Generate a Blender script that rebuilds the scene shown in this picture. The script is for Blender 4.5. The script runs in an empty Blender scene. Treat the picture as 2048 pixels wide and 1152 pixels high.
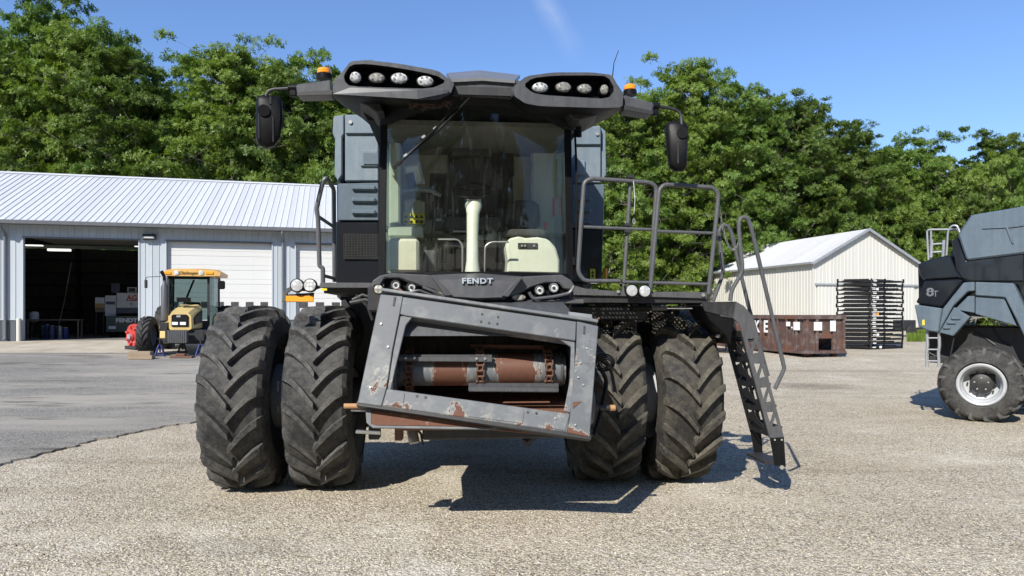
import bpy, bmesh, math, random
from mathutils import Vector, Matrix, geometry
from mathutils import noise as mnoise
random.seed(7)
R = math.radians
V = Vector
scene = bpy.context.scene
col = scene.collection

# ------------------------------------------------------------ camera, sky, sun, exposure
F_PX = 1425.0; HY = 628.0; EYE = 1.93
cam_d = bpy.data.cameras.new('camera')
cam_d.sensor_width = 36.0; cam_d.lens = F_PX/2048*36.0
cam_d.shift_y = (HY-576.0)/2048
cam_d.clip_start = 0.1; cam_d.clip_end = 1500
cam = bpy.data.objects.new('camera', cam_d); col.objects.link(cam)
cam.location = (0, 0, EYE); cam.rotation_euler = (R(90), 0, 0)
scene.camera = cam

SUN = V((-0.56, -1.10, 1.0)).normalized()
elev = math.asin(SUN.z); azi = math.atan2(SUN.x, SUN.y)
world = bpy.data.worlds.new('World'); scene.world = world; world.use_nodes = True
wn = world.node_tree.nodes; wl = world.node_tree.links
bg = wn['Background']
sky = wn.new('ShaderNodeTexSky'); sky.sky_type = 'NISHITA'; sky.sun_disc = False
sky.sun_elevation = elev; sky.sun_rotation = azi % (2*math.pi)
sky.air_density = 1.15; sky.dust_density = 0.35; sky.ozone_density = 2.2; sky.altitude = 200
# faint dissolving contrail
tc = wn.new('ShaderNodeTexCoord')
def wmath(op, a, b=None, c=None, clamp=False):
    n = wn.new('ShaderNodeMath'); n.operation = op; n.use_clamp = clamp
    for i, s in enumerate((a, b, c)):
        if s is None: continue
        if isinstance(s, (int, float)): n.inputs[i].default_value = s
        else: wl.new(s, n.inputs[i])
    return n.outputs[0]
sx = wn.new('ShaderNodeSeparateXYZ'); wl.new(tc.outputs['Generated'], sx.inputs[0])
px_ = wmath('DIVIDE', sx.outputs[0], sx.outputs[1]); pz_ = wmath('DIVIDE', sx.outputs[2], sx.outputs[1])
line = wmath('SUBTRACT', px_, wmath('MULTIPLY_ADD', wmath('SUBTRACT', pz_, 0.366), -0.56, 0.086))
wnz = wn.new('ShaderNodeTexNoise'); wnz.inputs['Scale'].default_value = 9; wnz.inputs['Detail'].default_value = 5
wl.new(tc.outputs['Generated'], wnz.inputs['Vector'])
line = wmath('ADD', line, wmath('MULTIPLY', wmath('SUBTRACT', wnz.outputs[0], 0.5), 0.05))
band = wmath('SUBTRACT', 1.0, wmath('MULTIPLY', wmath('ABSOLUTE', line), 38.0), clamp=True)
ext = wmath('SUBTRACT', 1.0, wmath('MULTIPLY', wmath('ABSOLUTE', wmath('SUBTRACT', pz_, 0.43)), 12.0), clamp=True)
wnz2 = wn.new('ShaderNodeTexNoise'); wnz2.inputs['Scale'].default_value = 30
wl.new(tc.outputs['Generated'], wnz2.inputs['Vector'])
infront = wmath('GREATER_THAN', sx.outputs[1], 0.05)
fac = wmath('MULTIPLY', wmath('MULTIPLY', wmath('MULTIPLY', band, ext), wnz2.outputs[0]), wmath('MULTIPLY', infront, 0.30))
mixw = wn.new('ShaderNodeMix'); mixw.data_type = 'RGBA'
tint = wn.new('ShaderNodeMix'); tint.data_type = 'RGBA'; tint.blend_type = 'MULTIPLY'; tint.inputs[0].default_value = 1
wl.new(sky.outputs[0], tint.inputs[6]); tint.inputs[7].default_value = (0.875, 1.04, 1.36, 1)
wl.new(fac, mixw.inputs[0]); wl.new(tint.outputs[2], mixw.inputs[6]); mixw.inputs[7].default_value = (7, 7.6, 8.6, 1)
wl.new(mixw.outputs[2], bg.inputs['Color']); bg.inputs['Strength'].default_value = 0.095

sd = bpy.data.lights.new('sun', 'SUN'); sd.energy = 4.7; sd.angle = R(0.53); sd.color = (1.0, 0.955, 0.87)
sun = bpy.data.objects.new('sun', sd); col.objects.link(sun)
sun.rotation_euler = SUN.to_track_quat('Z', 'Y').to_euler(); sun.location = (-20, -40, 40)
scene.view_settings.view_transform = 'Standard'; scene.view_settings.look = 'None'
scene.view_settings.exposure = 0.5; scene.view_settings.gamma = 1.0
try: scene.view_settings.use_curve_mapping = False
except Exception: pass
scene.cycles.max_bounces = 8; scene.cycles.diffuse_bounces = 6; scene.cycles.transparent_max_bounces = 12

# ------------------------------------------------------------ tracing frames
class Frame:
    """A yawed local frame; at() gives the local point where the sight line through a photo pixel meets a plane."""
    def __init__(s, ox, oy, yaw, oz=0.0):
        s.o = V((ox, oy, oz)); s.yaw = yaw
        s.M = Matrix.Translation(s.o) @ Matrix.Rotation(yaw, 4, 'Z'); s.I = s.M.inverted()
        s.c = s.I @ V((0, 0, EYE))
    def d(s, px, py):
        return s.I.to_3x3() @ V(((px-1024)/F_PX, 1.0, -(py-HY)/F_PX))
    def hit(s, px, py, P, n):
        d = s.d(px, py); return s.c + d*((V(P)-s.c).dot(n)/d.dot(n))
    def at(s, px, py, ly):
        return s.hit(px, py, V((0, ly, 0)), V((0, 1, 0)))
def W(px, py, Y): return V(((px-1024)*Y/F_PX, Y, EYE-(py-HY)*Y/F_PX))

def ground_z(x, y):
    l = 0.054*(min(max(y, 14), 29)-14)
    r = 0.029*(min(max(y, 18), 47)-18)
    t = min(max((x+1)/9, 0), 1)
    return l*(1-t)+r*t

# ------------------------------------------------------------ mesh builder
def fillet(pts, r=0.06, n=4, closed=False):
    pts = [V(p) for p in pts]; out = [pts[0]]
    for i in range(1, len(pts)-1):
        a, b, c = pts[i-1], pts[i], pts[i+1]
        ra = min(r, (a-b).length*0.45, (c-b).length*0.45)
        p = b+(a-b).normalized()*ra; q = b+(c-b).normalized()*ra
        for k in range(n+1):
            t = k/n; out.append(p*(1-t)**2+b*2*t*(1-t)+q*t*t)
    out.append(pts[-1]); return out

class MB:
    def __init__(s): s.v = []; s.f = []
    def add(s, vs, fs):
        o = len(s.v); s.v += [V(p) for p in vs]; s.f += [tuple(i+o for i in f) for f in fs]; return s
    def box(s, x0, x1, y0, y1, z0, z1):
        return s.add([(x0,y0,z0),(x1,y0,z0),(x1,y1,z0),(x0,y1,z0),(x0,y0,z1),(x1,y0,z1),(x1,y1,z1),(x0,y1,z1)],
                     [(0,3,2,1),(4,5,6,7),(0,1,5,4),(1,2,6,5),(2,3,7,6),(3,0,4,7)])
    def obox(s, c, a, b, d):
        c, a, b, d = V(c), V(a), V(b), V(d)
        vs = [c-a-b-d, c+a-b-d, c+a+b-d, c-a+b-d, c-a-b+d, c+a-b+d, c+a+b+d, c-a+b+d]
        return s.add(vs, [(0,3,2,1),(4,5,6,7),(0,1,5,4),(1,2,6,5),(2,3,7,6),(3,0,4,7)])
    def bar(s, p, q, w, h, up=(0,0,1)):
        p, q = V(p), V(q); d = (q-p); u = V(up); sd_ = d.cross(u)
        if sd_.length < 1e-6: sd_ = d.cross(V((0,1,0)))
        sd_.normalize(); uu = sd_.cross(d).normalized()
        return s.obox((p+q)/2, d/2, sd_*w/2, uu*h/2)
    def tube(s, pts, r, seg=8, closed=False, cap=True):
        pts = [V(p) for p in pts]; n = len(pts); t0 = (pts[1]-pts[0]).normalized()
        nr = t0.cross(V((0,0,1)))
        if nr.length < 1e-3: nr = t0.cross(V((1,0,0)))
        nr.normalize(); o = len(s.v); rr = r if hasattr(r, '__len__') else [r]*n
        for i in range(n):
            if closed: t = (pts[(i+1)%n]-pts[i-1])
            else: t = (pts[min(i+1,n-1)]-pts[max(i-1,0)])
            if t.length < 1e-9: t = t0
            t = t.normalized(); nr = (nr-t*nr.dot(t)); nr.normalize(); bn = t.cross(nr)
            for k in range(seg):
                a = 2*math.pi*k/seg; s.v.append(pts[i]+nr*math.cos(a)*rr[i]+bn*math.sin(a)*rr[i])
        m = n if closed else n-1
        for i in range(m):
            for k in range(seg):
                a = o+i*seg+k; b = o+i*seg+(k+1)%seg; c = o+((i+1)%n)*seg+(k+1)%seg; d = o+((i+1)%n)*seg+k
                s.f.append((a,b,c,d))
        if cap and not closed:
            s.f.append(tuple(o+k for k in reversed(range(seg)))); s.f.append(tuple(o+(n-1)*seg+k for k in range(seg)))
        return s
    def cyl(s, p, q, r, r2=None, seg=16): return s.tube([p, q], [r, r if r2 is None else r2], seg)
    def prism(s, poly, vec):
        poly = [V(p) for p in poly]; n = len(poly); vec = V(vec); o = len(s.v)
        s.v += poly+[p+vec for p in poly]
        s.f.append(tuple(o+i for i in range(n))); s.f.append(tuple(o+n+i for i in reversed(range(n))))
        for i in range(n): j = (i+1)%n; s.f.append((o+j, o+i, o+n+i, o+n+j))
        return s
    def loft(s, rings, cap0=True, cap1=True, closed=True):
        o = len(s.v); n = len(rings[0])
        for r in rings: s.v += [V(p) for p in r]
        for i in range(len(rings)-1):
            for k in range(n if closed else n-1):
                a = o+i*n+k; b = o+i*n+(k+1)%n; s.f.append((a, b, b+n, a+n))
        if cap0: s.f.append(tuple(o+k for k in reversed(range(n))))
        if cap1: s.f.append(tuple(o+(len(rings)-1)*n+k for k in range(n)))
        return s
    def lathe(s, prof, c=(0,0,0), axis=(1,0,0), seg=32, caps=False):
        ax = V(axis).normalized(); u = ax.cross(V((0,0,1)))
        if u.length < 1e-3: u = V((1,0,0))
        u.normalize(); w = ax.cross(u); rings = []
        for (r, t) in prof:
            rings.append([V(c)+ax*t+(u*math.cos(2*math.pi*k/seg)+w*math.sin(2*math.pi*k/seg))*r for k in range(seg)])
        return s.loft(rings, caps, caps)
    def holed(s, outer, holes, vec):
        loops = [[V(p) for p in outer]]+[[V(p) for p in h] for h in holes]; vec = V(vec)
        tris = geometry.tessellate_polygon(loops); flat = [p for l in loops for p in l]; n = len(flat); o = len(s.v)
        s.v += flat+[p+vec for p in flat]
        for t in tris:
            s.f.append(tuple(o+i for i in t)); s.f.append(tuple(o+n+i for i in reversed(t)))
        b = 0
        for l in loops:
            m = len(l)
            for i in range(m): j = (i+1)%m; s.f.append((o+b+i, o+b+j, o+n+b+j, o+n+b+i))
            b += m
        return s
    def mesh(s, name, mat, smooth=35, bev=0):
        me = bpy.data.meshes.new(name); me.from_pydata(s.v, [], s.f)
        bm = bmesh.new(); bm.from_mesh(me)
        bmesh.ops.recalc_face_normals(bm, faces=bm.faces); 
        if bev:
            ed = [e for e in bm.edges if len(e.link_faces) == 2 and e.calc_face_angle(0) > R(25)]
            try: bmesh.ops.bevel(bm, geom=ed, offset=bev, segments=1, affect='EDGES', clamp_overlap=True)
            except Exception: pass
        bm.to_mesh(me); bm.free()
        if mat is not None: me.materials.append(mat)
        if smooth:
            me.polygons.foreach_set('use_smooth', [True]*len(me.polygons)); me.set_sharp_from_angle(angle=R(smooth))
        me.update(); return me
    def build(s, name, mat, parent=None, smooth=35, bev=0, loc=None, **tags):
        return put(name, s.mesh(name, mat, smooth, bev), parent, loc, **tags)

def put(name, me, parent=None, loc=None, rot=None, label=None, cat=None, group=None, kind=None):
    o = bpy.data.objects.new(name, me); col.objects.link(o)
    if parent is not None: o.parent = parent
    if loc is not None: o.location = loc
    if rot is not None: o.rotation_euler = rot
    tag(o, label, cat, group, kind); return o
def tag(o, label=None, cat=None, group=None, kind=None):
    if label: o['label'] = label
    if cat: o['category'] = cat
    if group: o['group'] = group
    if kind: o['kind'] = kind
    return o
def thing(name, label, cat, loc=(0,0,0), rz=0, group=None):
    o = bpy.data.objects.new(name, None); col.objects.link(o); o.location = loc; o.rotation_euler = (0,0,rz)
    o.empty_display_size = 0.2
    return tag(o, label, cat, group)
def copy_tree(o, parent=None):
    c = o.copy(); col.objects.link(c); c.parent = parent
    for ch in list(o.children): copy_tree(ch, c)
    return c
def textmesh(body, size, mat, origin, right, up, extrude=0.002, offset=0.0, shear=0.0, sp=1.0, parent=None, name='lettering', align='CENTER', xs=1.0, **tags):
    cu = bpy.data.curves.new('t', 'FONT'); cu.body = body; cu.size = size; cu.extrude = extrude; cu.offset = offset; cu.shear = shear; cu.space_character = sp
    cu.align_x = align; cu.align_y = 'CENTER'; cu.resolution_u = 3
    ob = bpy.data.objects.new('t', cu); col.objects.link(ob)
    dg = bpy.context.evaluated_depsgraph_get(); me = bpy.data.meshes.new_from_object(ob.evaluated_get(dg))
    bpy.data.objects.remove(ob); bpy.data.curves.remove(cu)
    right = V(right).normalized(); up = V(up).normalized(); nn = right.cross(up)
    M = Matrix(((right.x*xs, up.x, nn.x, origin[0]), (right.y*xs, up.y, nn.y, origin[1]), (right.z*xs, up.z, nn.z, origin[2]), (0,0,0,1)))
    me.transform(M); me.materials.clear(); me.materials.append(mat); me.name = name
    return put(name, me, parent, **tags)

# ------------------------------------------------------------ materials
class NT:
    def __init__(s, name):
        s.m = bpy.data.materials.new(name); s.m.use_nodes = True; s.t = s.m.node_tree; s.n = s.t.nodes; s.l = s.t.links
        s.b = s.n['Principled BSDF']; s.out = s.n['Material Output']; s.tc = s.n.new('ShaderNodeTexCoord')
        s.co = s.tc.outputs['Object']
    def set(s, sock, v):
        if hasattr(v, 'is_linked') or hasattr(v, 'links'): s.l.new(v, sock)
        elif isinstance(v, (tuple, list)) and len(v) == 3 and sock.type == 'RGBA': sock.default_value = (*v, 1)
        else: sock.default_value = v
    def noise(s, scale, detail=4, rough=0.6, vec=None, dist=0):
        n = s.n.new('ShaderNodeTexNoise'); n.inputs['Scale'].default_value = scale; n.inputs['Detail'].default_value = detail
        n.inputs['Roughness'].default_value = rough; n.inputs['Distortion'].default_value = dist
        s.l.new(vec or s.co, n.inputs['Vector']); return n.outputs[0]
    def voro(s, scale, feature='F1', out='Distance', vec=None, rand=1.0):
        n = s.n.new('ShaderNodeTexVoronoi'); n.feature = feature; n.inputs['Scale'].default_value = scale
        n.inputs['Randomness'].default_value = rand
        s.l.new(vec or s.co, n.inputs['Vector']); return n.outputs[out]
    def ramp(s, fac, stops):
        n = s.n.new('ShaderNodeValToRGB'); e = n.color_ramp.elements
        while len(e) > 1: e.remove(e[-1])
        def c4(c): return (c, c, c, 1) if isinstance(c, (int, float)) else (*c, 1)
        e[0].position = stops[0][0]; e[0].color = c4(stops[0][1])
        for p, c in stops[1:]:
            x = e.new(p); x.color = c4(c)
        s.l.new(fac, n.inputs[0]); return n.outputs[0]
    def mix(s, fac, a, b, mode='MIX'):
        n = s.n.new('ShaderNodeMix'); n.data_type = 'RGBA'; n.blend_type = mode
        s.set(n.inputs[0], fac); s.set(n.inputs[6], a); s.set(n.inputs[7], b); return n.outputs[2]
    def math(s, op, a, b=0.0, c=None, clamp=False):
        n = s.n.new('ShaderNodeMath'); n.operation = op; n.use_clamp = clamp
        s.set(n.inputs[0], a); s.set(n.inputs[1], b)
        if c is not None: s.set(n.inputs[2], c)
        return n.outputs[0]
    def mapping(s, scale=(1,1,1), loc=(0,0,0), rot=(0,0,0), vec=None):
        n = s.n.new('ShaderNodeMapping'); n.inputs['Scale'].default_value = scale; n.inputs['Location'].default_value = loc
        n.inputs['Rotation'].default_value = rot; s.l.new(vec or s.co, n.inputs['Vector']); return n.outputs[0]
    def sep(s, vec=None):
        n = s.n.new('ShaderNodeSeparateXYZ'); s.l.new(vec or s.co, n.inputs[0]); return n.outputs
    def bump(s, h, strength=0.3, dist=0.01):
        n = s.n.new('ShaderNodeBump'); n.inputs['Strength'].default_value = strength; n.inputs['Distance'].default_value = dist
        s.l.new(h, n.inputs['Height']); s.l.new(n.outputs[0], s.b.inputs['Normal']); return n.outputs[0]
    def done(s, color=None, rough=None, metal=None, spec=None):
        if color is not None: s.set(s.b.inputs['Base Color'], color)
        if rough is not None: s.set(s.b.inputs['Roughness'], rough)
        if metal is not None: s.set(s.b.inputs['Metallic'], metal)
        if spec is not None: s.set(s.b.inputs['Specular IOR Level'], spec)
        return s.m

def paint(name, c, rough=0.45, dust=0.25, dustc=(0.30,0.27,0.22), scale=3.0, var=0.12, bump=0.05, metal=0.0, spec=0.5, streak=True, coat=0.0):
    t = NT(name); n1 = t.noise(scale, 5, 0.65); n2 = t.noise(scale*9, 4, 0.7)
    base = t.mix(t.ramp(n1, [(0.3, 0.0), (0.7, 1.0)]), tuple(x*(1-var) for x in c), tuple(min(1, x*(1+var)) for x in c))
    m = n1
    if streak: m = t.math('MULTIPLY', t.noise(scale*1.2, 4, 0.6, t.mapping((6, 6, 0.6))), t.math('ADD', n2, 0.5))
    f = t.math('MULTIPLY', t.ramp(m, [(0.38, 0.0), (0.75, 1.0)]), dust)
    colr = t.mix(f, base, dustc)
    r = t.math('ADD', t.math('MULTIPLY', n2, 0.22), rough-0.08, clamp=True)
    t.bump(n2, bump, 0.004)
    if coat: t.b.inputs['Coat Weight'].default_value = coat; t.b.inputs['Coat Roughness'].default_value = 0.08
    return t.done(colr, r, metal, spec)
def rusty(name, c, amount=0.5, zb=None, pale=(0.42,0.40,0.34), scale=2.2, rough=0.5, thr=0.56, rc=((0.085,0.036,0.022),(0.17,0.075,0.045))):
    t = NT(name); a = t.noise(scale, 7, 0.68, dist=0.4); b = t.noise(scale*7, 5, 0.7); c_ = t.noise(scale*1.7, 6, 0.7, t.mapping((1,1,1), (5,3,1)))
    if zb: a = t.math('ADD', a, t.math('MULTIPLY', t.math('SUBTRACT', zb, t.sep()[2]), 0.12))
    base = t.mix(b, tuple(x*0.8 for x in c), tuple(x*1.2 for x in c))
    base = t.mix(t.math('MULTIPLY', t.ramp(c_, [(0.5, 0.0), (0.62, 1.0)]), 0.3), base, (0.28,0.28,0.26))
    rim = t.ramp(a, [(thr-0.035, 0.0), (thr-0.012, 1.0), (thr+0.004, 1.0), (thr+0.012, 0.0)])
    base = t.mix(t.math('MULTIPLY', rim, 0.4), base, pale)
    rm = t.ramp(a, [(thr, 0.0), (thr+0.012, 1.0)])
    rcol = t.mix(b, rc[0], rc[1])
    colr = t.mix(t.math('MULTIPLY', rm, amount), base, rcol)
    t.bump(t.math('ADD', b, t.math('MULTIPLY', rm, 0.6)), 0.25, 0.004)
    return t.done(colr, t.math('ADD', t.math('MULTIPLY', rm, 0.35), rough), 0.0, 0.45)

M = {}
M['body_black'] = paint('black_gloss_paint', (0.008,0.009,0.013), 0.25, 0.0, (0.16,0.15,0.14), 2.0, spec=0.5, coat=0.5, bump=0.0)
_t = NT('black_gloss_body'); _t.b.inputs['Coat Weight'].default_value = 0.5; _t.b.inputs['Coat Roughness'].default_value = 0.05; M['body_black'] = _t.done(_t.mix(_t.noise(0.8, 3), (0.007,0.008,0.012), (0.011,0.012,0.016)), 0.3, 0, 0.4)
M['dark'] = paint('dark_chassis_paint', (0.018,0.019,0.021), 0.5, 0.14, (0.14,0.12,0.10), 2.5)
M['black'] = paint('matt_black_plastic', (0.007,0.007,0.008), 0.42, 0.04, (0.10,0.09,0.08), 4, spec=0.15)
M['grey'] = paint('graphite_paint', (0.062,0.065,0.072), 0.34, 0.12, (0.30,0.28,0.25), 2.5)
M['hood'] = paint('graphite_hood_paint', (0.072,0.073,0.078), 0.30, 0.10, (0.30,0.28,0.25), 2.0, coat=0.25)
M['rail'] = paint('rail_grey_paint', (0.072,0.074,0.080), 0.40, 0.18, (0.26,0.24,0.21), 6)
M['blue_grey'] = paint('chalky_blue_grey_panel', (0.135,0.178,0.212), 0.55, 0.35, (0.30,0.33,0.35), 1.6, var=0.10)
M['panel2'] = paint('blue_grey_side_panel', (0.085,0.118,0.148), 0.45, 0.2, (0.24,0.28,0.30), 1.2, var=0.08)
M['feeder'] = rusty('feeder_frame_paint', (0.108,0.115,0.123), 0.95, thr=0.625, zb=1.55)
M['feeder_low'] = rusty('feeder_frame_worn_paint', (0.122,0.129,0.137), 0.95, thr=0.60, scale=3.6, zb=1.25)
def drum_mat():
    t = NT('drum_paint_worn_to_rust'); x = t.sep()[0]; nz = t.noise(7, 6, 0.75, t.mapping((3.2,0.8,0.8))); b = t.noise(30, 4, 0.7); a2 = t.noise(5, 5, 0.7)
    def zone(c, h):
        d = t.math('SUBTRACT', h, t.math('ABSOLUTE', t.math('SUBTRACT', x, c))); return t.math('ADD', t.math('MULTIPLY', d, 6.0), t.math('MULTIPLY', t.math('SUBTRACT', nz, 0.5), 2.2))
    z = t.math('MAXIMUM', zone(DRZ[0][0], DRZ[0][1]), zone(DRZ[1][0], DRZ[1][1]))
    base = t.mix(b, (0.10,0.112,0.122), (0.165,0.177,0.188)); base = t.mix(t.ramp(z, [(0.36,0.0),(0.42,0.8),(0.5,0.8)]), base, (0.33,0.30,0.25))
    rc_ = t.mix(b, (0.075,0.032,0.02), (0.16,0.065,0.038)); m_ = t.math('MAXIMUM', t.ramp(z, [(0.48,0.0),(0.52,1.0)]), t.ramp(a2, [(0.62,0.0),(0.64,1.0)]))
    t.bump(b, 0.2, 0.003); return t.done(t.mix(m_, base, rc_), 0.55)
_unused = lambda: rusty('drum_worn_paint', (0.20,0.22,0.24), 1.0, thr=0.43, scale=2.4, pale=(0.55,0.53,0.47))
M['rust'] = rusty('rust_plate', (0.13,0.07,0.045), 1.0, thr=0.40, scale=4, pale=(0.22,0.15,0.10))
M['chain'] = paint('rusty_chain', (0.11,0.05,0.03), 0.7, 0.5, (0.20,0.11,0.07), 20)
M['steel'] = paint('worn_bare_steel', (0.30,0.30,0.29), 0.4, 0.3, (0.25,0.2,0.15), 8, metal=0.6)
M['zinc'] = paint('galvanised_steel', (0.36,0.375,0.39), 0.4, 0.2, (0.3,0.28,0.25), 5, metal=0.4)
M['bolt'] = paint('plated_bolt', (0.55,0.54,0.50), 0.35, 0.1, metal=0.7)
M['cream'] = paint('cream_cab_trim', (0.50,0.49,0.37), 0.5, 0.15, (0.3,0.27,0.2), 2)
M['cream2'] = paint('pale_green_column_trim', (0.60,0.61,0.50), 0.45, 0.1, (0.3,0.27,0.2), 2)
M['fabric'] = paint('dark_seat_fabric', (0.035,0.036,0.034), 0.85, 0.3, (0.10,0.10,0.09), 12)
M['orange'] = paint('orange_reflector', (0.85,0.33,0.02), 0.3, 0.1)
M['yellow'] = paint('warning_yellow', (0.80,0.66,0.03), 0.4, 0.1)
M['white'] = paint('white_label', (0.75,0.75,0.73), 0.5, 0.12)
M['silver'] = paint('chrome_lettering', (0.62,0.68,0.74), 0.2, 0.05, metal=0.5)
M['red'] = paint('red_paint', (0.50,0.035,0.03), 0.4, 0.3)
M['wood'] = paint('weathered_timber', (0.24,0.18,0.12), 0.8, 0.5, (0.3,0.25,0.2), 6)
M['blue'] = paint('blue_stand_paint', (0.012,0.03,0.17), 0.45, 0.2)
M['brass'] = paint('wood_handle_pin', (0.38,0.20,0.08), 0.6, 0.2)
def glassy(name, tint_, refl=0.045, rough=0.02, edge=0.6, dirt=False):
    t = NT(name); tr = t.n.new('ShaderNodeBsdfTransparent'); tr.inputs[0].default_value = (*tint_, 1)
    gl = t.n.new('ShaderNodeBsdfGlossy'); gl.inputs['Roughness'].default_value = rough
    fr = t.n.new('ShaderNodeLayerWeight'); fr.inputs['Blend'].default_value = 0.5
    ms = t.n.new('ShaderNodeMixShader'); f = t.math('MULTIPLY_ADD', t.math('POWER', fr.outputs['Facing'], 5.0), 0.9, 0.05)
    t.l.new(f, ms.inputs[0]); t.l.new(tr.outputs[0], ms.inputs[1]); t.l.new(gl.outputs[0], ms.inputs[2])
    res = ms.outputs[0]
    if dirt:
        n = t.noise(3.0, 5, 0.7, t.mapping((16,16,0.9))); n2 = t.noise(2.2, 3); n3 = t.noise(90, 2, 0.6, t.mapping((1,1,0.25)))
        film = t.math('MULTIPLY', t.ramp(t.math('MULTIPLY', n, t.math('ADD', n2, 0.5)), [(0.54, 0.0), (0.74, 1.0)]), 0.035)
        film = t.math('ADD', t.math('ADD', film, 0.008), t.math('MULTIPLY', t.ramp(n3, [(0.70,0.0),(0.73,1.0)]), 0.10))
        df = t.n.new('ShaderNodeBsdfDiffuse'); df.inputs[0].default_value = (0.5,0.48,0.42,1); m2 = t.n.new('ShaderNodeMixShader')
        t.l.new(film, m2.inputs[0]); t.l.new(res, m2.inputs[1]); t.l.new(df.outputs[0], m2.inputs[2]); res = m2.outputs[0]
    t.l.new(res, t.out.inputs[0]); return t.m
M['glass'] = glassy('tinted_windscreen_glass', (0.94,0.965,0.93), dirt=True)
M['glass_dark'] = glassy('tractor_window_glass', (0.42,0.50,0.50))
M['glass_side'] = glassy('side_window_glass', (0.78,0.86,0.82))
def lens_mat(name, c, rough=0.15):
    t = NT(name); v = t.voro(22, rand=0.5); colr = t.mix(t.ramp(v, [(0.25, 1.0), (0.5, 0.0)]), tuple(x*0.5 for x in c), c)
    t.bump(v, 0.6, 0.01); return t.done(colr, rough, 0.05, 0.5)
M['lens'] = lens_mat('lamp_lens', (0.86,0.87,0.86), 0.25); M['lens_dull'] = lens_mat('dull_lamp_lens', (0.45,0.43,0.37), 0.4)
M['chrome'] = NT('chrome').done((0.75,0.76,0.78), 0.12, 1.0)
t = NT('amber_lens'); t.b.inputs['Coat Weight'].default_value = 0.6; M['amber'] = t.done(t.mix(t.ramp(t.math('FRACT', t.math('MULTIPLY', t.sep()[2], 55)), [(0.4,0.0),(0.6,1.0)]), (0.80,0.22,0.01), (0.95,0.42,0.03)), 0.15)

# tyre rubber with dust
def rubber(name, dust=0.6, dc=(0.115,0.105,0.09), bc=(0.022,0.022,0.023)):
    t = NT(name); a = t.noise(1.9, 5, 0.65); b = t.noise(17, 6, 0.8); c = t.noise(70, 3, 0.7)
    f = t.math('MULTIPLY', t.ramp(t.math('MULTIPLY', t.math('ADD', a, t.math('MULTIPLY', b, 1.1)), 0.52), [(0.46, 0.02), (0.63, 1.0)]), dust)
    colr = t.mix(f, bc, dc); colr = t.mix(t.math('MULTIPLY', t.ramp(c, [(0.35,1.0),(0.55,0.0)]), 0.4), colr, tuple(x*0.7 for x in bc))
    t.bump(t.math('ADD', b, c), 0.25, 0.004); return t.done(colr, 0.75, 0, 0.35)
M['tyre'] = rubber('dusty_tyre_rubber', 0.8, (0.098,0.095,0.088)); M['tyre_mud'] = rubber('muddy_tyre_rubber', 0.8, (0.10,0.09,0.068))
M['lug'] = rubber('worn_lug_rubber', 1.0, (0.125,0.121,0.113), (0.034,0.034,0.034)); M['lug_mud'] = rubber('muddy_lug_rubber', 1.0, (0.135,0.123,0.095), (0.036,0.034,0.031))
M['tyre_dark'] = rubber('tyre_rubber', 0.55, (0.09,0.08,0.07))
M['rim'] = paint('silver_rim_paint', (0.42,0.44,0.46), 0.35, 0.3, (0.3,0.27,0.22), 3)
M['rim_grey'] = paint('grey_rim_paint', (0.16,0.18,0.20), 0.4, 0.3, (0.3,0.27,0.22), 3)

# gravel
t = NT('tan_gravel')
v1 = t.voro(42, out='Color'); d1 = t.voro(42); v2 = t.voro(85, out='Color'); d2 = t.voro(85)
s1 = t.n.new('ShaderNodeSeparateColor'); t.l.new(v1, s1.inputs[0]); s2 = t.n.new('ShaderNodeSeparateColor'); t.l.new(v2, s2.inputs[0])
st = [(0.0, (0.07,0.06,0.05)), (0.15, (0.20,0.17,0.135)), (0.34, (0.46,0.385,0.275)), (0.60, (0.62,0.53,0.385)), (0.80, (0.83,0.75,0.59)), (1.0, (0.92,0.88,0.78))]
c1 = t.ramp(s1.outputs[0], st); c2 = t.ramp(s2.outputs[1], st)
sel = t.ramp(t.noise(9, 3), [(0.42, 0.0), (0.58, 1.0)])
cc = t.mix(t.math('MULTIPLY_ADD', sel, 0.35, 0.45), c1, c2)
gap = t.ramp(d2, [(0.42, 0.0), (0.75, 1.0)])
cc = t.mix(t.math('MULTIPLY', gap, 0.6), cc, (0.12,0.10,0.078))
big = t.noise(0.35, 5, 0.6); cc = t.mix(t.ramp(big, [(0.38, 0.0), (0.66, 0.8)]), cc, t.mix(1.0, cc, (0.80,0.78,0.75), 'MULTIPLY'))
lt_ = t.noise(0.55, 6, 0.7, t.mapping((1,1,1),(11,4,0))); cc = t.mix(t.ramp(lt_, [(0.56, 0.0), (0.70, 0.35)]), cc, (0.78,0.74,0.64))
rut = t.noise(0.6, 4, 0.6, t.mapping((0.12,1.6,1),(3,9,0),(0,0,0.35))); cc = t.mix(t.ramp(rut, [(0.58, 0.0), (0.68, 0.55)]), cc, t.mix(1.0, cc, (0.70,0.68,0.65), 'MULTIPLY'))
fine = t.noise(1.3, 4, 0.6, t.mapping((0.35, 1.2, 1))); cc = t.mix(t.ramp(fine, [(0.5, 0.0), (0.72, 0.45)]), cc, (0.56,0.49,0.385))
xyz = t.sep()
def stain(x, y, rx, ry, amt):
    dx = t.math('DIVIDE', t.math('SUBTRACT', xyz[0], x), rx); dy = t.math('DIVIDE', t.math('SUBTRACT', xyz[1], y), ry)
    q = t.math('ADD', t.math('POWER', dx, 2.0), t.math('POWER', dy, 2.0)); q = t.math('ADD', q, t.math('MULTIPLY', t.noise(2.2, 5, 0.7), 0.9))
    return t.math('MULTIPLY', t.ramp(q, [(0.35, 1.0), (1.0, 0.0)]), amt)
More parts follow.
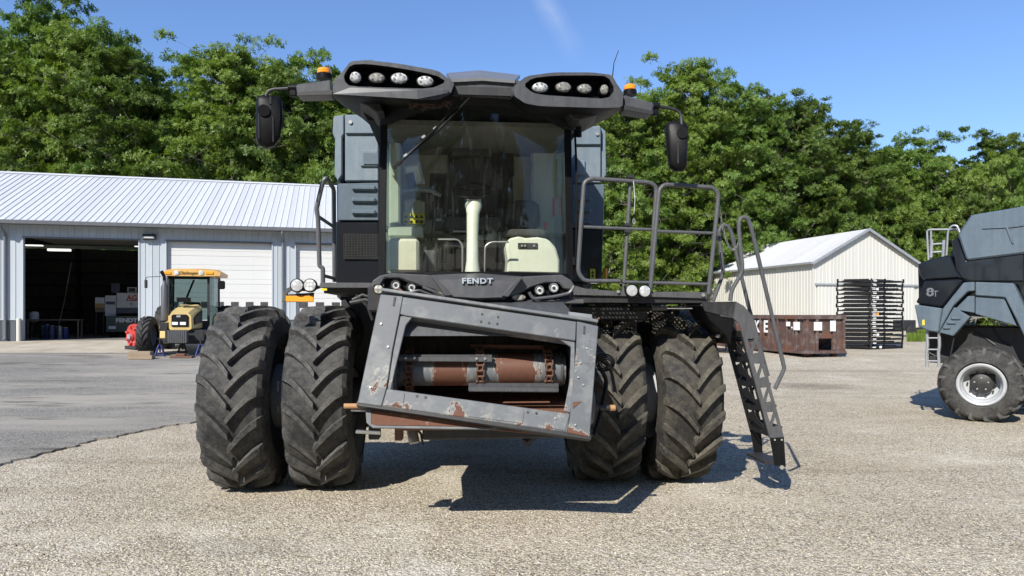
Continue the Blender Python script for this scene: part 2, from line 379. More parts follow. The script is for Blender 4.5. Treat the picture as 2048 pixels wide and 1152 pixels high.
for (x, y, rx, ry, am) in [(7.9, 18.8, 2.0, 1.1, 0.6), (13.2, 14.3, 3.0, 0.6, 0.35), (7.4, 9.7, 0.9, 0.5, 0.5), (3.0, 24, 4, 1, 0.4), (-2.2, 5.9, 1.4, 0.5, 0.25), (10, 22.5, 5, 0.7, 0.35)]:
    cc = t.mix(stain(x, y, rx, ry, am), cc, (0.10,0.085,0.065))
hgt = t.math('SUBTRACT', t.math('MULTIPLY', s1.outputs[1], 0.6), t.math('ADD', d1, t.math('MULTIPLY', d2, 0.5)))
t.bump(hgt, 0.75, 0.014); M['gravel'] = t.done(cc, 0.92, 0, 0.2)
# asphalt
t = NT('worn_asphalt'); v = t.voro(75, out='Color'); s1 = t.n.new('ShaderNodeSeparateColor'); t.l.new(v, s1.inputs[0])
cc = t.ramp(s1.outputs[0], [(0, (0.085,0.082,0.075)), (0.6, (0.195,0.187,0.168)), (1, (0.38,0.36,0.32))])
cc = t.mix(t.ramp(t.noise(0.5, 6, 0.65, t.mapping((0.35,1.3,1))), [(0.42, 0.0), (0.60, 0.8)]), cc, (0.33,0.305,0.26))
cc = t.mix(t.ramp(t.noise(1.1, 5, 0.7, t.mapping((0.3,1.5,1),(7,2,0))), [(0.57, 0.0), (0.66, 0.75)]), cc, (0.07,0.062,0.052))
cr = t.voro(0.33, 'DISTANCE_TO_EDGE', vec=t.mapping((1,1,1),(0,0,0)), rand=1)
cc = t.mix(t.ramp(t.math('ADD', cr, t.math('MULTIPLY', t.noise(5,3),0.008)), [(0.002, 0.35), (0.006, 0.0)]), cc, (0.04,0.038,0.035))
t.bump(s1.outputs[1], 0.4, 0.006); M['asphalt'] = t.done(cc, 0.9, 0, 0.2)
t = NT('concrete_apron'); a = t.noise(0.9, 6, 0.65); cc = t.ramp(a, [(0.3, (0.30,0.26,0.20)), (0.6, (0.44,0.39,0.31)), (0.8, (0.50,0.46,0.39))])
cc = t.mix(t.ramp(t.noise(1.5, 5, 0.7, t.mapping((0.4,2,1))), [(0.6, 0.0), (0.7, 0.5)]), cc, (0.17,0.14,0.11))
t.bump(t.noise(60, 3), 0.2, 0.004); M['concrete'] = t.done(cc, 0.9, 0, 0.2)
M['floor'] = paint('shop_floor_concrete', (0.16,0.15,0.14), 0.7, 0.3)

# ------------------------------------------------------------ ground
def sheet(name, xs, ys, zf, mat, label=None):
    m = MB(); n = len(xs)
    for y in ys:
        for x in xs: m.v.append(V((x, y, zf(x, y))))
    for j in range(len(ys)-1):
        for i in range(n-1): a = j*n+i; m.f.append((a, a+1, a+1+n, a+n))
    return m.build(name, mat, smooth=0, kind='structure', label=label)
xs = [-450,-200,-100,-60,-40,-30,-20,-12,-8,-5,-3,-1]+[-1+k*0.75 for k in range(1, 13)]+[12,16,20,30,45,60,100,200,450]
ys = [-200,-60,-20,0,4,8,10,12,13,14,15,16,17,18]+list(range(19, 48))+[50,60,80,120,200,600]
sheet('ground', xs, ys, ground_z, M['gravel'])
m = MB()
rng = random.Random(3)
def edge_x(y):
    pts = [(3.0,-6.9),(7,-6.75),(9.1,-6.5),(10.9,-6.3),(12.7,-5.65),(14.5,-4.7),(18,-3.2),(24.6,-2.5)]
    for (a, xa), (b, xb) in zip(pts, pts[1:]):
        if y <= b: return xa+(xb-xa)*(y-a)/(b-a)
    return pts[-1][1]
yy = [3.0]; 
while yy[-1] < 24.4: yy.append(round(yy[-1]+0.1, 3))
rows = []
for y in yy:
    e = edge_x(y)+0.13*mnoise.noise(V((0, y*1.6, 3)))+0.09*mnoise.noise(V((0, y*5.0, 7)))+0.04*rng.uniform(-1, 1)
    rows.append([V((x, y, ground_z(x, y)+0.030)) for x in (-60, -30, -18, -11)]+[V((e-0.012, y, ground_z(e, y)+0.028)), V((e, y, ground_z(e, y)-0.004))])
m.loft(rows, False, False, closed=False); m.build('asphalt', M['asphalt'], smooth=0, kind='structure')
m = MB()
for k, (xa, xb) in enumerate([(-60,-34.5),(-34.48,-29.2),(-29.18,-24),(-23.98,-18.9),(-18.88,-13.8),(-13.78,-8.7),(-8.68,-3.5)]):
    pass
# apron slabs, each its own piece
apron = thing('apron', 'pale concrete apron running along the front of the grey workshop', 'concrete apron', (0,0,0)); apron['kind'] = 'structure'; del apron['category']; del apron['label']
for (xa, xb) in [(-48,-34.5),(-34.48,-29.2),(-29.18,-24),(-23.98,-18.9),(-18.88,-13.8),(-13.78,-8.7),(-8.68,-3.5)]:
    r = []
    for x in (xa, xb):
        yw = 29+(x+20.6)*math.tan(R(14))-0.02
        r.append([V((x, y, ground_z(x, y)+0.036)) for y in (24.42, min(27,yw-0.5))]+[V((x, min(29,yw-0.2), ground_z(x, min(29,yw-0.2))+0.036)), V((x, yw+0.001, ground_z(x, yw)+0.026))])
    MB().loft(r, False, False, closed=False).build('slab', M['concrete'], apron, smooth=0)

# loose stones lying on the gravel
m = MB(); rs = random.Random(11)
for k in range(5200):
    d = 4.6+9.5*rs.random()**1.7; x = rs.uniform(-0.78, 0.78)*d; y = d
    if x < edge_x(y)+0.05 and y > 3: 
        if rs.random() < 0.9 or x < edge_x(y)-0.8: continue
    r = rs.uniform(0.005, 0.013); a = rs.uniform(0, 6.28)
    c, s_ = math.cos(a), math.sin(a); el = rs.uniform(1, 1.6); z = ground_z(x, y)+0.003
    pts = [(r*el, 0, 0), (0, r, 0), (-r*el, 0.2*r, 0), (0, -r, 0), (0.2*r, 0.1*r, r*0.9), (-.3*r, .3*r, r*.7)]
    vs = [V((x+p[0]*c-p[1]*s_, y+p[0]*s_+p[1]*c, z+p[2])) for p in pts]
    m.add(vs, [(0,1,4),(1,5,4),(1,2,5),(2,3,5),(3,4,5),(3,0,4)])
m.build('loose_gravel', M['gravel'], smooth=0, kind='stuff', label='loose pale stones scattered over the gravel yard', cat='gravel')
# ------------------------------------------------------------ workshop building (left)
def ribbed(name, c, rough=0.4, streak=(0.3,0.27,0.22), sa=0.25, var=0.06):
    t = NT(name); oi = t.n.new('ShaderNodeObjectInfo')
    n = t.noise(1.3, 5, 0.6, t.mapping((2.5,2.5,0.35))); k = t.math('MULTIPLY_ADD', oi.outputs['Random'], 2*var, 1-var)
    cc = t.mix(1.0, c, t.n.new('ShaderNodeCombineColor').outputs[0], 'MULTIPLY') if False else None
    cm = t.n.new('ShaderNodeCombineColor')
    for i in range(3): t.l.new(k, cm.inputs[i])
    cc = t.mix(1.0, c, cm.outputs[0], 'MULTIPLY')
    cc = t.mix(t.math('MULTIPLY', t.ramp(n, [(0.45, 0.0), (0.8, 1.0)]), sa), cc, streak)
    t.bump(t.noise(3.0, 2, 0.5, t.mapping((1,1,0.3))), 0.12, 0.02)
    return t.done(cc, rough, 0, 0.5)
M['siding'] = ribbed('pale_blue_grey_siding', (0.41,0.45,0.485)); M['wain'] = ribbed('slate_wainscot', (0.09,0.105,0.125))
M['roofm'] = ribbed('white_metal_roof', (0.50,0.515,0.53), 0.45, sa=0.12); M['trimg'] = ribbed('grey_trim', (0.13,0.14,0.155))
M['doorw'] = ribbed('white_door_panel', (0.57,0.57,0.555), 0.5, sa=0.06, var=0.02)
M['barn'] = ribbed('cream_barn_siding', (0.545,0.535,0.485), 0.5, (0.45,0.40,0.30), 0.25, 0.04)
M['barnroof'] = ribbed('dull_white_barn_roof', (0.47,0.47,0.465), 0.6, sa=0.3)
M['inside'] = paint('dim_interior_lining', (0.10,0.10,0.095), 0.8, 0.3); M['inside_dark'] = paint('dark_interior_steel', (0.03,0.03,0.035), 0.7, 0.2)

G = Frame(-20.6, 29.0, R(14), 0.81)
shop = thing('workshop', 'long grey metal workshop with ribbed white roof and big roller doors', 'building', G.o, G.yaw)
U0, U1, EV, DT, WN, P = -9.0, 19.2, 4.80, 4.24, 0.90, 0.27
op = [(G.at(47,600,0).x, G.at(277,600,0).x), (G.at(333,600,0).x, G.at(543.5,600,0).x), (G.at(592,600,0).x, G.at(592,600,0).x+4.9)]
def panel_mesh(w, h, rib=0.022, mat=None, name='wall_panel'):
    m = MB(); r = 0.022
    prof = [(0,0),(w-0.055,0),(w-0.042,-rib),(w-0.014,-rib),(w,0),(w,0.02),(0,0.02)]
    m.prism([(x, y, 0) for x, y in prof], (0,0,h)); return m.mesh(name, mat, 0)
cache = {}
def strips(parent, u0, u1, z0, z1, mat, pitch=P, name='wall_panel', y=0.0):
    n = max(1, round((u1-u0)/pitch)); w = (u1-u0)/n
    key = (round(w, 4), round(z1-z0, 4), mat.name)
    me = cache.get(key) or cache.setdefault(key, panel_mesh(w, z1-z0, mat=mat, name=name))
    for i in range(n): put(name, me, parent, (u0+i*w, y, z0))
segs = [(U0, op[0][0]), (op[0][1], op[1][0]), (op[1][1], op[2][0]), (op[2][1], U1)]
for a, b in segs:
    strips(shop, a, b, WN, EV, M['siding'])
    strips(shop, a, b, 0.0, WN-0.03, M['wain'], name='wainscot_panel', y=0.003)
    MB().box(a, b, -0.03, 0.02, WN-0.03, WN).build('wainscot_trim', M['siding'], shop, smooth=0)
for a, b in op: strips(shop, a, b, DT, EV, M['siding'])
for (a, b) in op:
    MB().box(a-0.05, a, -0.035, 0.16, 0, DT).build('door_jamb', M['siding'], shop, smooth=0)
    MB().box(b, b+0.05, -0.035, 0.16, 0, DT).build('door_jamb', M['siding'], shop, smooth=0)
    MB().box(a-0.05, b+0.05, -0.036, 0.16, DT, DT+0.06).build('door_header', M['trimg'], shop, smooth=0)
# closed sectional doors
ph = DT/7
def door_panel_mesh(w):
    m = MB(); pr = [(0,0.03),(0.0,0.012),(0.012,0),(ph*0.36-0.012,0),(ph*0.36,0.014),(ph*0.36+0.012,0),(ph-0.016,0),(ph-0.004,0.012),(ph-0.004,0.03)]
    m.prism([(0, y, z) for z, y in pr], (w,0,0)); return m.mesh('door_panel', M['doorw'], 0)
for (a, b) in op[1:]:
    d = put('garage_door', MB().box(a, b, 0.185, 0.2, 0, DT).mesh('garage_door', M['doorw'], 0), shop)
    me = door_panel_mesh(b-a-0.01)
    for k in range(7): put('door_panel', me, d, (a+0.005, 0.15, k*ph+0.002))
    n = 7; w = (b-a)/n
    for k in range(n):
        if k in (1,): pass
        MB().box(a+k*w+w*0.2, a+k*w+w*0.72, 0.141, 0.149, 2*ph+0.18, 2*ph+0.44).build('door_window', M['inside_dark'], d, smooth=0)
# gutter, downspouts, light
MB().prism([(U0-0.3,-0.47,EV-0.04),(U0-0.3,-0.60,EV-0.04),(U0-0.3,-0.63,EV+0.10),(U0-0.3,-0.45,EV+0.10)], (U1-U0+0.6,0,0)).build('gutter', M['trimg'], shop, smooth=0)
MB().box(U0-0.3, U1+0.3, -0.44, 0.0, EV-0.03, EV).build('soffit', M['trimg'], shop, smooth=0)
for u in (G.at(12,560,0).x, G.at(566,560,0).x):
    MB().tube(fillet([(u,-0.52,EV-0.03),(u,-0.52,EV-0.16),(u,-0.09,EV-0.42),(u,-0.09,0.12),(u,-0.22,0.05)], 0.06), 0.055, 8).build('downspout', M['trimg'], shop)
u = G.at(300,470,0).x; z = G.at(300,474,0).z
lt = MB().prism([(u-0.24,-0.03,z-0.13),(u-0.24,-0.24,z-0.10),(u-0.24,-0.20,z+0.11),(u-0.24,-0.03,z+0.13)], (0.48,0,0)).build('wall_light', M['dark'], shop, smooth=0)
MB().box(u-0.19, u+0.19, -0.245, -0.236, z-0.075, z-0.01).build('lens', M['lens'], lt, smooth=0)
# roof
sl0 = V((0,-0.50,EV+0.10)); sl1 = V((0,6.1,7.93)); L_ = (sl1-sl0).length; ang = math.atan2(sl1.z-sl0.z, sl1.y-sl0.y)
m = MB(); w = P; m.prism([(x, 0, y) for x, y in [(0,0),(w-0.06,0),(w-0.045,0.028),(w-0.015,0.028),(w,0),(w,-0.02),(0,-0.02)]], (0, L_, 0)); rme = m.mesh('roof_panel', M['roofm'], 0)
n = int((U1-U0+0.6)/w)
for i in range(n): put('roof_panel', rme, shop, (U0-0.3+i*w, sl0.y, sl0.z), (ang, 0, 0))
MB().prism([(U0-0.3,6.1,7.93-0.02),(U0-0.3,12.7,EV+0.1),(U0-0.3,12.7,EV+0.06),(U0-0.3,6.1,7.86)], (n*w,0,0)).build('rear_roof', M['roofm'], shop, smooth=0)
MB().prism([(U0-0.3,5.95,7.90),(U0-0.3,6.1,8.0),(U0-0.3,6.25,7.90),(U0-0.3,6.1,7.94)], (n*w,0,0)).build('ridge_cap', M['roofm'], shop, smooth=0)
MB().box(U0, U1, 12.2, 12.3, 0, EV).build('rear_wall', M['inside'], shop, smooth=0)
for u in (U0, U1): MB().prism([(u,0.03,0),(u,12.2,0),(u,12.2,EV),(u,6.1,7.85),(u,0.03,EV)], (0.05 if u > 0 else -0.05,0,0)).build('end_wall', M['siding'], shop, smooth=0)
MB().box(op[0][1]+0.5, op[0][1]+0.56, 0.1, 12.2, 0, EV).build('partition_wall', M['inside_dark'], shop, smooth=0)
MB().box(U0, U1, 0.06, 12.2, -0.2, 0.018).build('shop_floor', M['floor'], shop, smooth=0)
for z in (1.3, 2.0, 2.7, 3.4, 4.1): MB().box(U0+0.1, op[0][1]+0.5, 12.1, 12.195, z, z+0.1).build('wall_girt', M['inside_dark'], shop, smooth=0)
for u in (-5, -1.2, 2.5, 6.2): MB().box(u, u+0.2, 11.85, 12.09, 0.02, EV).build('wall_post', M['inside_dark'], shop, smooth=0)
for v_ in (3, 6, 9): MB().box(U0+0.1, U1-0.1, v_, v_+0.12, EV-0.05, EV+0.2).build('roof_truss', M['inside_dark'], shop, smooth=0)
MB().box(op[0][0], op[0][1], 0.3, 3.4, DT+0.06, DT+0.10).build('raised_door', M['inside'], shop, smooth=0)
t = NT('fluorescent_tube'); t.b.inputs['Emission Color'].default_value = (1,0.98,0.9,1); t.b.inputs['Emission Strength'].default_value = 1.0; M['tube_light'] = t.done((0.8,0.8,0.8), 0.5)
for (xa, xb, y_, v_, h) in [(51,85,490.5,4.5,0.05),(96,141,499.5,4.6,0.10),(270,276.6,492.5,4.5,0.05)]:
    a = G.at(xa, y_, v_); b = G.at(xb, y_+1.5, v_)
    q = MB().box(a.x, b.x, v_-0.1, v_+0.1, a.z-h/2, a.z+h/2).build('ceiling_light', M['tube_light'], shop, smooth=0)
# cream bollard by the open bay
a = G.at(38, 600, -0.15)
MB().cyl((0,0,0),(0,0,0.95),0.09,seg=16).build('bollard', M['barn'], None, bev=0.01, loc=tuple(G.M @ V((a.x,-0.17,-0.01))), label='short cream bollard beside the open bay of the workshop', cat='bollard')

def inG(name, label, cat, px, py, ly, zbase=None):
    p = G.at(px, py, ly); w_ = G.M @ V((p.x, ly, 0.02 if zbase is None else zbase))
    return thing(name, label, cat, w_, G.yaw), p
M['agwhite'] = paint('machine_white', (0.62,0.63,0.64), 0.4, 0.2); M['navy'] = paint('machine_navy', (0.03,0.05,0.10), 0.4, 0.2)
M['green_dark'] = paint('dark_green_paint', (0.02,0.055,0.045), 0.4, 0.2)
# machine with AG lettering
def gbox(par, o, ly, xa, xb, ya, yb, d, name, mat, y0=0.0):
    A = G.at(xa, yb, ly); B = G.at(xb, ya, ly)
    return MB().box(A.x-o.x, B.x-o.x, y0, y0+d, A.z-0.02, B.z-0.02).build(name, mat, par, smooth=0, bev=0.01)
LY = 4.6
ag, o = inG('display_trailer', 'white and navy machine with red AG lettering inside the open bay', 'machine', 255, 640, LY)
gbox(ag, o, LY, 233, 285, 586, 615.5, 1.2, 'white_panel', M['agwhite']); gbox(ag, o, LY, 233, 285, 615.6, 627, 1.2, 'navy_band', M['navy'])
gbox(ag, o, LY, 210, 232, 591, 632, 0.9, 'side_panel', M['agwhite']); gbox(ag, o, LY, 212, 230, 603, 609, 0.02, 'dark_stripe', M['navy'], -0.03)
gbox(ag, o, LY, 218, 236, 566, 585, 0.8, 'engine_block', M['navy'], 0.3); gbox(ag, o, LY, 252, 271, 574, 585, 0.6, 'vent_box', M['agwhite'], 0.2)
gbox(ag, o, LY, 255, 268, 576, 583, 0.02, 'vent_grille', M['inside_dark'], 0.17)
p = G.at(264, 596, LY-0.02); textmesh('AG', 0.34, M['red'], (p.x-o.x+0.0, -0.02, p.z-0.02), (1,0,0), (0,0,1), offset=0.012, parent=ag)
p = G.at(264, 601.5, LY-0.02); MB().box(p.x-o.x-0.26, p.x-o.x+0.26, -0.02, -0.012, p.z-0.03, p.z-0.005).build('text_line', M['dark'], ag, smooth=0)
p = G.at(262, 608, LY-0.02); textmesh('FJ', 0.12, M['dark'], (p.x-o.x, -0.02, p.z-0.02), (1,0,0), (0,0,1), offset=0.004, parent=ag)
fg, o2 = inG('parked_machine', 'dark green machine front with FENDT lettering under the AG panels', 'machine', 245, 660, 4.0)
gbox(fg, o2, 4.0, 212, 285, 632, 664, 1.4, 'nose_panel', M['green_dark']); gbox(fg, o2, 4.0, 217, 232, 652, 658, 0.03, 'number_plate', M['agwhite'], -0.03)
p = G.at(253, 641, 3.97); textmesh('FENDT', 0.26, M['agwhite'], (p.x-o2.x, -0.02, p.z-0.02), (1,0,0), (0,0,1), offset=0.012, xs=1.15, parent=fg)
for px in (222, 270):
    p = G.at(px, 668, 4.3); MB().lathe([(0.05,-0.15),(0.3,-0.15),(0.34,-0.1),(0.34,0.1),(0.3,0.15),(0.05,0.15)], (p.x-o2.x, 0.7, 0.34), (1,0,0), 24, True).build('wheel', M['tyre_dark'], fg)
pb, o3 = inG('poster_board', 'poster board with white top and golden field print in the dim bay', 'sign', 199, 640, LY)
gbox(pb, o3, LY, 190, 209, 595, 624, 0.04, 'board', M['agwhite']); gbox(pb, o3, LY, 190.5, 208.5, 607, 615, 0.006, 'ochre_print', paint('ochre_print', (0.40,0.28,0.08), 0.6), -0.008)
gbox(pb, o3, LY, 190.5, 208.5, 615.2, 623.5, 0.006, 'brown_print', paint('brown_print', (0.14,0.10,0.05), 0.6), -0.008)
for px in (192, 207): 
    p = G.at(px, 624, LY); MB().box(p.x-o3.x-0.02, p.x-o3.x+0.02, 0.0, 0.04, 0, p.z).build('leg', M['dark'], pb, smooth=0)
# drums and bins along the left of the bay
dr = random.Random(5)
dcol = [M['dark'], M['blue'], M['steel'], M['navy'], M['dark'], M['steel'], M['blue']]
names = ['grey lidded drum nearest the left jamb inside the open bay','blue drum second from the left jamb in the open bay','steel drum between the blue drum and navy drum in the bay','navy drum in the middle of the row inside the bay','charcoal drum right of the navy drum inside the bay','steel drum next to the last in the row in the bay','blue drum at the right end of the row in the bay']
for k in range(7):
    p = G.at(80+k*7.6, 665, 2.6); h = dr.uniform(0.42, 0.62); r = dr.uniform(0.10, 0.13)
    d = thing('drum', names[k], 'drum', G.M @ V((p.x, 2.6+dr.uniform(0, .4), 0.02)), G.yaw, 'drums in a row inside the open bay')
    MB().lathe([(r,0),(r,h*.3),(r*1.04,h*.33),(r,h*.36),(r,h*.64),(r*1.04,h*.67),(r,h*.7),(r,h)], (0,0,0), (0,0,1), 18, True).build('body', dcol[k], d)
    MB().cyl((0,0,h),(0,0,h+0.03), r*0.9, seg=18).build('lid', M['steel'], d)
wb, o4 = inG('workbench', 'timber workbench with clutter behind the drums in the open bay', 'workbench', 105, 665, 3.6)
MB().box(-1.1, 1.1, 0, 0.6, 0.80, 0.86).build('bench_top', M['wood'], wb, smooth=0, bev=0.005)
for a in (-1.05, 1.0):
    for b in (0.03, 0.52): MB().box(a, a+0.06, b, b+0.06, 0, 0.8).build('leg', M['wood'], wb, smooth=0)
tk, o5 = inG('air_tank', 'pale rounded tank standing by the left wall of the open bay', 'tank', 68, 640, 3.9)
MB().lathe([(0.02,-0.02),(0.16,0.0),(0.2,0.08),(0.2,0.35),(0.16,0.44),(0.02,0.47)], (0,0,0.75), (0,0,1), 20).build('shell', M['agwhite'], tk)
for k in range(3):
    a = k*2.1; MB().bar((0.12*math.cos(a),0.12*math.sin(a),0.8),(0.2*math.cos(a),0.2*math.sin(a),0),0.03,0.03).build('leg', M['dark'], tk)
po, o6 = inG('leaning_pole', 'long pale pole leaning against the rear post of the workshop', 'pole', 128, 606, 6.0)
a = G.at(128,606,6.0); b = G.at(143,525,6.6); MB().cyl((0,0,a.z-0.02),(b.x-o6.x,0.6,b.z-0.02),0.025,seg=8).build('shaft', M['steel'], po)
MB().cyl((0,0,a.z-0.02),(-0.28,-0.2,0),0.025,seg=8).build('foot', M['steel'], po)

# ------------------------------------------------------------ cream barn (right)
B = Frame(19.0, 45.0, math.atan2(2.1, 7.8), 0.78)
BW, BD, BE, BR = 8.1, 13.4, 4.45, 6.62
barn = thing('barn', 'cream ribbed metal barn with white gable roof and sliding door', 'building', B.o, B.yaw)
n = 30; w = BW/n
for i in range(n):
    x = i*w; zt = lambda q: BE+(BR-BE)*(1-abs(q-BW/2)/(BW/2))
    m = MB(); pr = [(0,0),(w-0.09,0),(w-0.075,-0.025),(w-0.025,-0.025),(w-0.01,0),(w,0)]
    vs = [V((x+p, q, 0)) for p, q in pr]+[V((x+p, q, zt(x+p)-0.03)) for p, q in pr]
    for j in range(5): m.f.append((j, j+1, j+7, j+6))
    m.v = vs; m.build('wall_panel', M['barn'], barn, smooth=0)
n = 46; w = BD/n
m = MB(); pr = [(0,0),(w-0.09,0),(w-0.075,-0.025),(w-0.025,-0.025),(w-0.01,0),(w,0)]
m.v = [V((q, p, 0)) for p, q in pr]+[V((q, p, BE)) for p, q in pr]
for j in range(5): m.f.append((j, j+6, j+7, j+1))
me = m.mesh('wall_panel', M['barn'], 0)
for i in range(n): put('wall_panel', me, barn, (0, i*w, 0))
MB().box(BW-0.03, BW, 0, BD, 0, BE).build('side_wall', M['barn'], barn, smooth=0)
MB().prism([(0,BD,0),(BW,BD,0),(BW,BD,BE),(BW/2,BD,BR),(0,BD,BE)], (0,0.04,0)).build('rear_wall', M['barn'], barn, smooth=0)
sl = math.atan2(BR-BE, BW/2); ov = 0.22
m = MB(); wr = 0.9; Lr = (BW/2)/math.cos(sl)+ov
pr = []
for k in range(4):
    o_ = k*wr/4; pr += [(o_,0),(o_+wr/4-0.05,0),(o_+wr/4-0.035,0.02),(o_+wr/4-0.015,0.02)]
pr.append((wr, 0)); m.prism([(0, y, z) for y, z in pr]+[(0,wr,-0.02),(0,0,-0.02)], (Lr,0,0)); rm = m.mesh('roof_panel', M['barnroof'], 0)
for i in range(15):
    y = -0.25+i*wr*0.97
    put('roof_panel', rm, barn, (-ov*math.cos(sl), y, BE-ov*math.sin(sl)+0.02), (0,-sl,0))
    put('roof_panel', rm, barn, (BW+ov*math.cos(sl), y+wr, BE-ov*math.sin(sl)+0.02), (0,-sl,math.pi))
for s_ in (-1, 1):
    c = BW/2; MB().bar((c+s_*(BW/2+ov), -0.27, BE-ov*math.sin(sl)-0.03), (c, -0.27, BR-0.02), 0.05, 0.16).build('rake_trim', M['zinc'], barn, smooth=0)
MB().box(-0.32, -0.20, -0.25, BD, BE-0.15, BE-0.02).build('eave_trim', M['zinc'], barn, smooth=0)
MB().box(-0.04, 0.10, -0.04, -0.026, 0, BE-0.05).build('corner_trim', M['barn'], barn, smooth=0)
MB().box(BW-0.10, BW+0.04, -0.04, -0.026, 0, BE-0.05).build('corner_trim', M['barn'], barn, smooth=0)
za = B.at(1700,569.5,-0.1).z
MB().prism([(0.15,-0.03,za+0.08),(0.15,-0.16,za+0.03),(0.15,-0.16,za-0.06),(0.15,-0.03,za-0.06)], (BW-0.2,0,0)).build('door_track', M['zinc'], barn, smooth=0)
for (xa, xb) in ((0.28, 4.0), (4.04, BW-0.35)):
    d = put('sliding_door', MB().box(xa, xb, -0.08, -0.05, 0.05, za-0.07).mesh('sliding_door', M['barn'], 0), barn)
    n = round((xb-xa)/0.27); w = (xb-xa)/n
    me = MB().prism([(0,0,0),(0.02,-0.022,0),(0.06,-0.022,0),(0.08,0,0)], (0,0,za-0.13)).mesh('door_rib', M['barn'], 0)
    for i in range(n): put('door_rib', me, d, (xa+i*w+0.05, -0.08, 0.06))
MB().box(-0.05, BW+0.05, -0.06, -0.03, 0, 0.14).build('base_trim', M['zinc'], barn, smooth=0)

# ------------------------------------------------------------ stacked black steel frames by the barn
ordn = ['topmost','second','third','fourth','fifth','sixth','seventh','eighth','ninth','tenth','eleventh','twelfth','thirteenth','fourteenth','fifteenth','sixteenth','lowest']
SX, SY = 17.0-1.1, 31.2
Kc = W(1742, 640, 31.0); NL = 17; LH = 3.08/NL
fy = R(0)
e1 = V((-1.22, 0.55, 0)); e2 = V((1.78, 0.75, 0)) # from near corner to left and right corners
black_f = paint('black_implement_paint', (0.008,0.008,0.009), 0.5, 0.03, (0.1,0.1,0.1), 6, spec=0.2)
sr = random.Random(21)
z0 = ground_z(Kc.x, 31.2)
for k in range(NL):
    zz = z0+0.02+k*LH
    fr = thing('steel_frame', '%s black steel frame of the tall stack beside the barn door' % ordn[NL-1-k], 'metal frame', (Kc.x+sr.uniform(-.02,.02), 31.0+sr.uniform(-.02,.02), zz), sr.uniform(-0.012,0.012), 'black steel frames stacked by the barn')
    m = MB(); c0 = V((0,0,0)); cs = [c0, c0+e1, c0+e1+e2, c0+e2]
    for i in range(4): m.bar(cs[i]+V((0,0,0.05)), cs[(i+1)%4]+V((0,0,0.05)), 0.06, 0.062)
    m.build('base_rail', black_f, fr, smooth=0)
    for c in cs+[c0+e2*0.42]: MB().box(c.x-0.03, c.x+0.03, c.y-0.03, c.y+0.03, 0, LH-0.004).build('corner_post', M['dark'] if c == c0 else black_f, fr, smooth=0)
    m = MB()
    for q in (0.12, 0.2, 0.3, 0.42, 0.55, 0.7, 0.85):
        a = c0+e1*q; m.bar(a+V((0,0,0.085)), a+e2*sr.choice((1, 1, 0.6, 0.8))+V((0,0,0.085+sr.uniform(-.05,.05))), 0.05, 0.05)
    m.build('cross_bar', black_f, fr, smooth=0)
    m = MB()
    a = e1*0.28; b = e1*0.86
    oy = sr.uniform(-.05,.07); m.bar(e1*0.06+V((0,oy,0.09)), e1*0.80+V((0,oy,0.09)), 0.12, sr.uniform(0.14,0.17)); m.bar(e1*0.2+V((0,-.03,0.05)), e1*0.6+V((0,-.04,0.11)), 0.05, 0.04); m.bar(e2*0.20+V((0,0.09,.09)), e2*0.42+V((0,0.09,.09)), 0.1, 0.13); m.bar(e1*0.3+e2*0.5+V((0,0,.09)), e1*0.9+e2*0.5+V((0,0,.09)), 0.1, 0.11)
    qa = sr.uniform(0.12, 0.5); m.bar(e2*qa+V((0,0.12,.09)), e2*(qa+sr.uniform(.2,.4))+V((0,0.12,.09)), 0.1, sr.uniform(.07,.13))
    m.build('link_block', black_f, fr, smooth=0)
    m = MB(); a = e2*sr.uniform(0.12, 0.2); b = e2*sr.uniform(0.5, 0.75); m.cyl(a+V((0,0.05,0.095)), b+V((0,0.05,0.085+sr.uniform(-.02,.02))), 0.034, seg=8)
    m.cyl(b+V((0,0.05,0.085)), e2*0.96+V((0,0.05,0.1)), 0.012, seg=6); m.build('cylinder_rod', M['dark'], fr)
    if k in (0, 3, 8, 12, 14): 
        a = e2*(0.2 if k else 0.3); dd = e2.normalized()
        m = MB(); m.obox(a+V((0,-0.04,0.08)), dd*0.07, V((0,0,0.05)), V((-dd.y, dd.x, 0))*0.004); m.build('paper_tag', M['white'] if k != 8 else M['orange'], fr, smooth=0)
    m = MB(); a = e2*0.1; dd = e2.normalized(); m.obox(a+V((0,-0.03,0.075)), dd*0.10, V((0,0,0.024)), V((-dd.y, dd.x, 0))*0.005); m.build('decal', M['white'], fr, smooth=0)

# ------------------------------------------------------------ roll-off dumpster
D = Frame(11.15, 27.2, math.atan2(6.8, -1.54), 0.27)   # local x runs back along the long side, y to the right
dmp = thing('dumpster', 'rusty brown roll off dumpster with white KE letters and paper notices', 'dumpster', D.o, D.yaw)
M['dump'] = rusty('rusty_brown_dumpster_paint', (0.088,0.052,0.044), 0.9, thr=0.56, scale=1.8, pale=(0.16,0.085,0.06), rc=((0.10,0.045,0.03),(0.17,0.075,0.045)), rough=0.7)
DL, DW, DH = 7.0, 1.72, 1.60
MB().box(0, DL, -0.04, 0.0, 0.18, DH).build('side_wall', M['dump'], dmp, smooth=0)
MB().box(0, DL, -DW, -DW+0.04, 0.18, DH).build('side_wall', M['dump'], dmp, smooth=0)
MB().box(DL-0.04, DL, -DW+0.04, -0.04, 0.18, DH).build('end_wall', M['dump'], dmp, smooth=0)
MB().box(0.04, DL-0.04, -DW+0.04, -0.04, 0.18, 0.24).build('floor_plate', M['dump'], dmp, smooth=0)
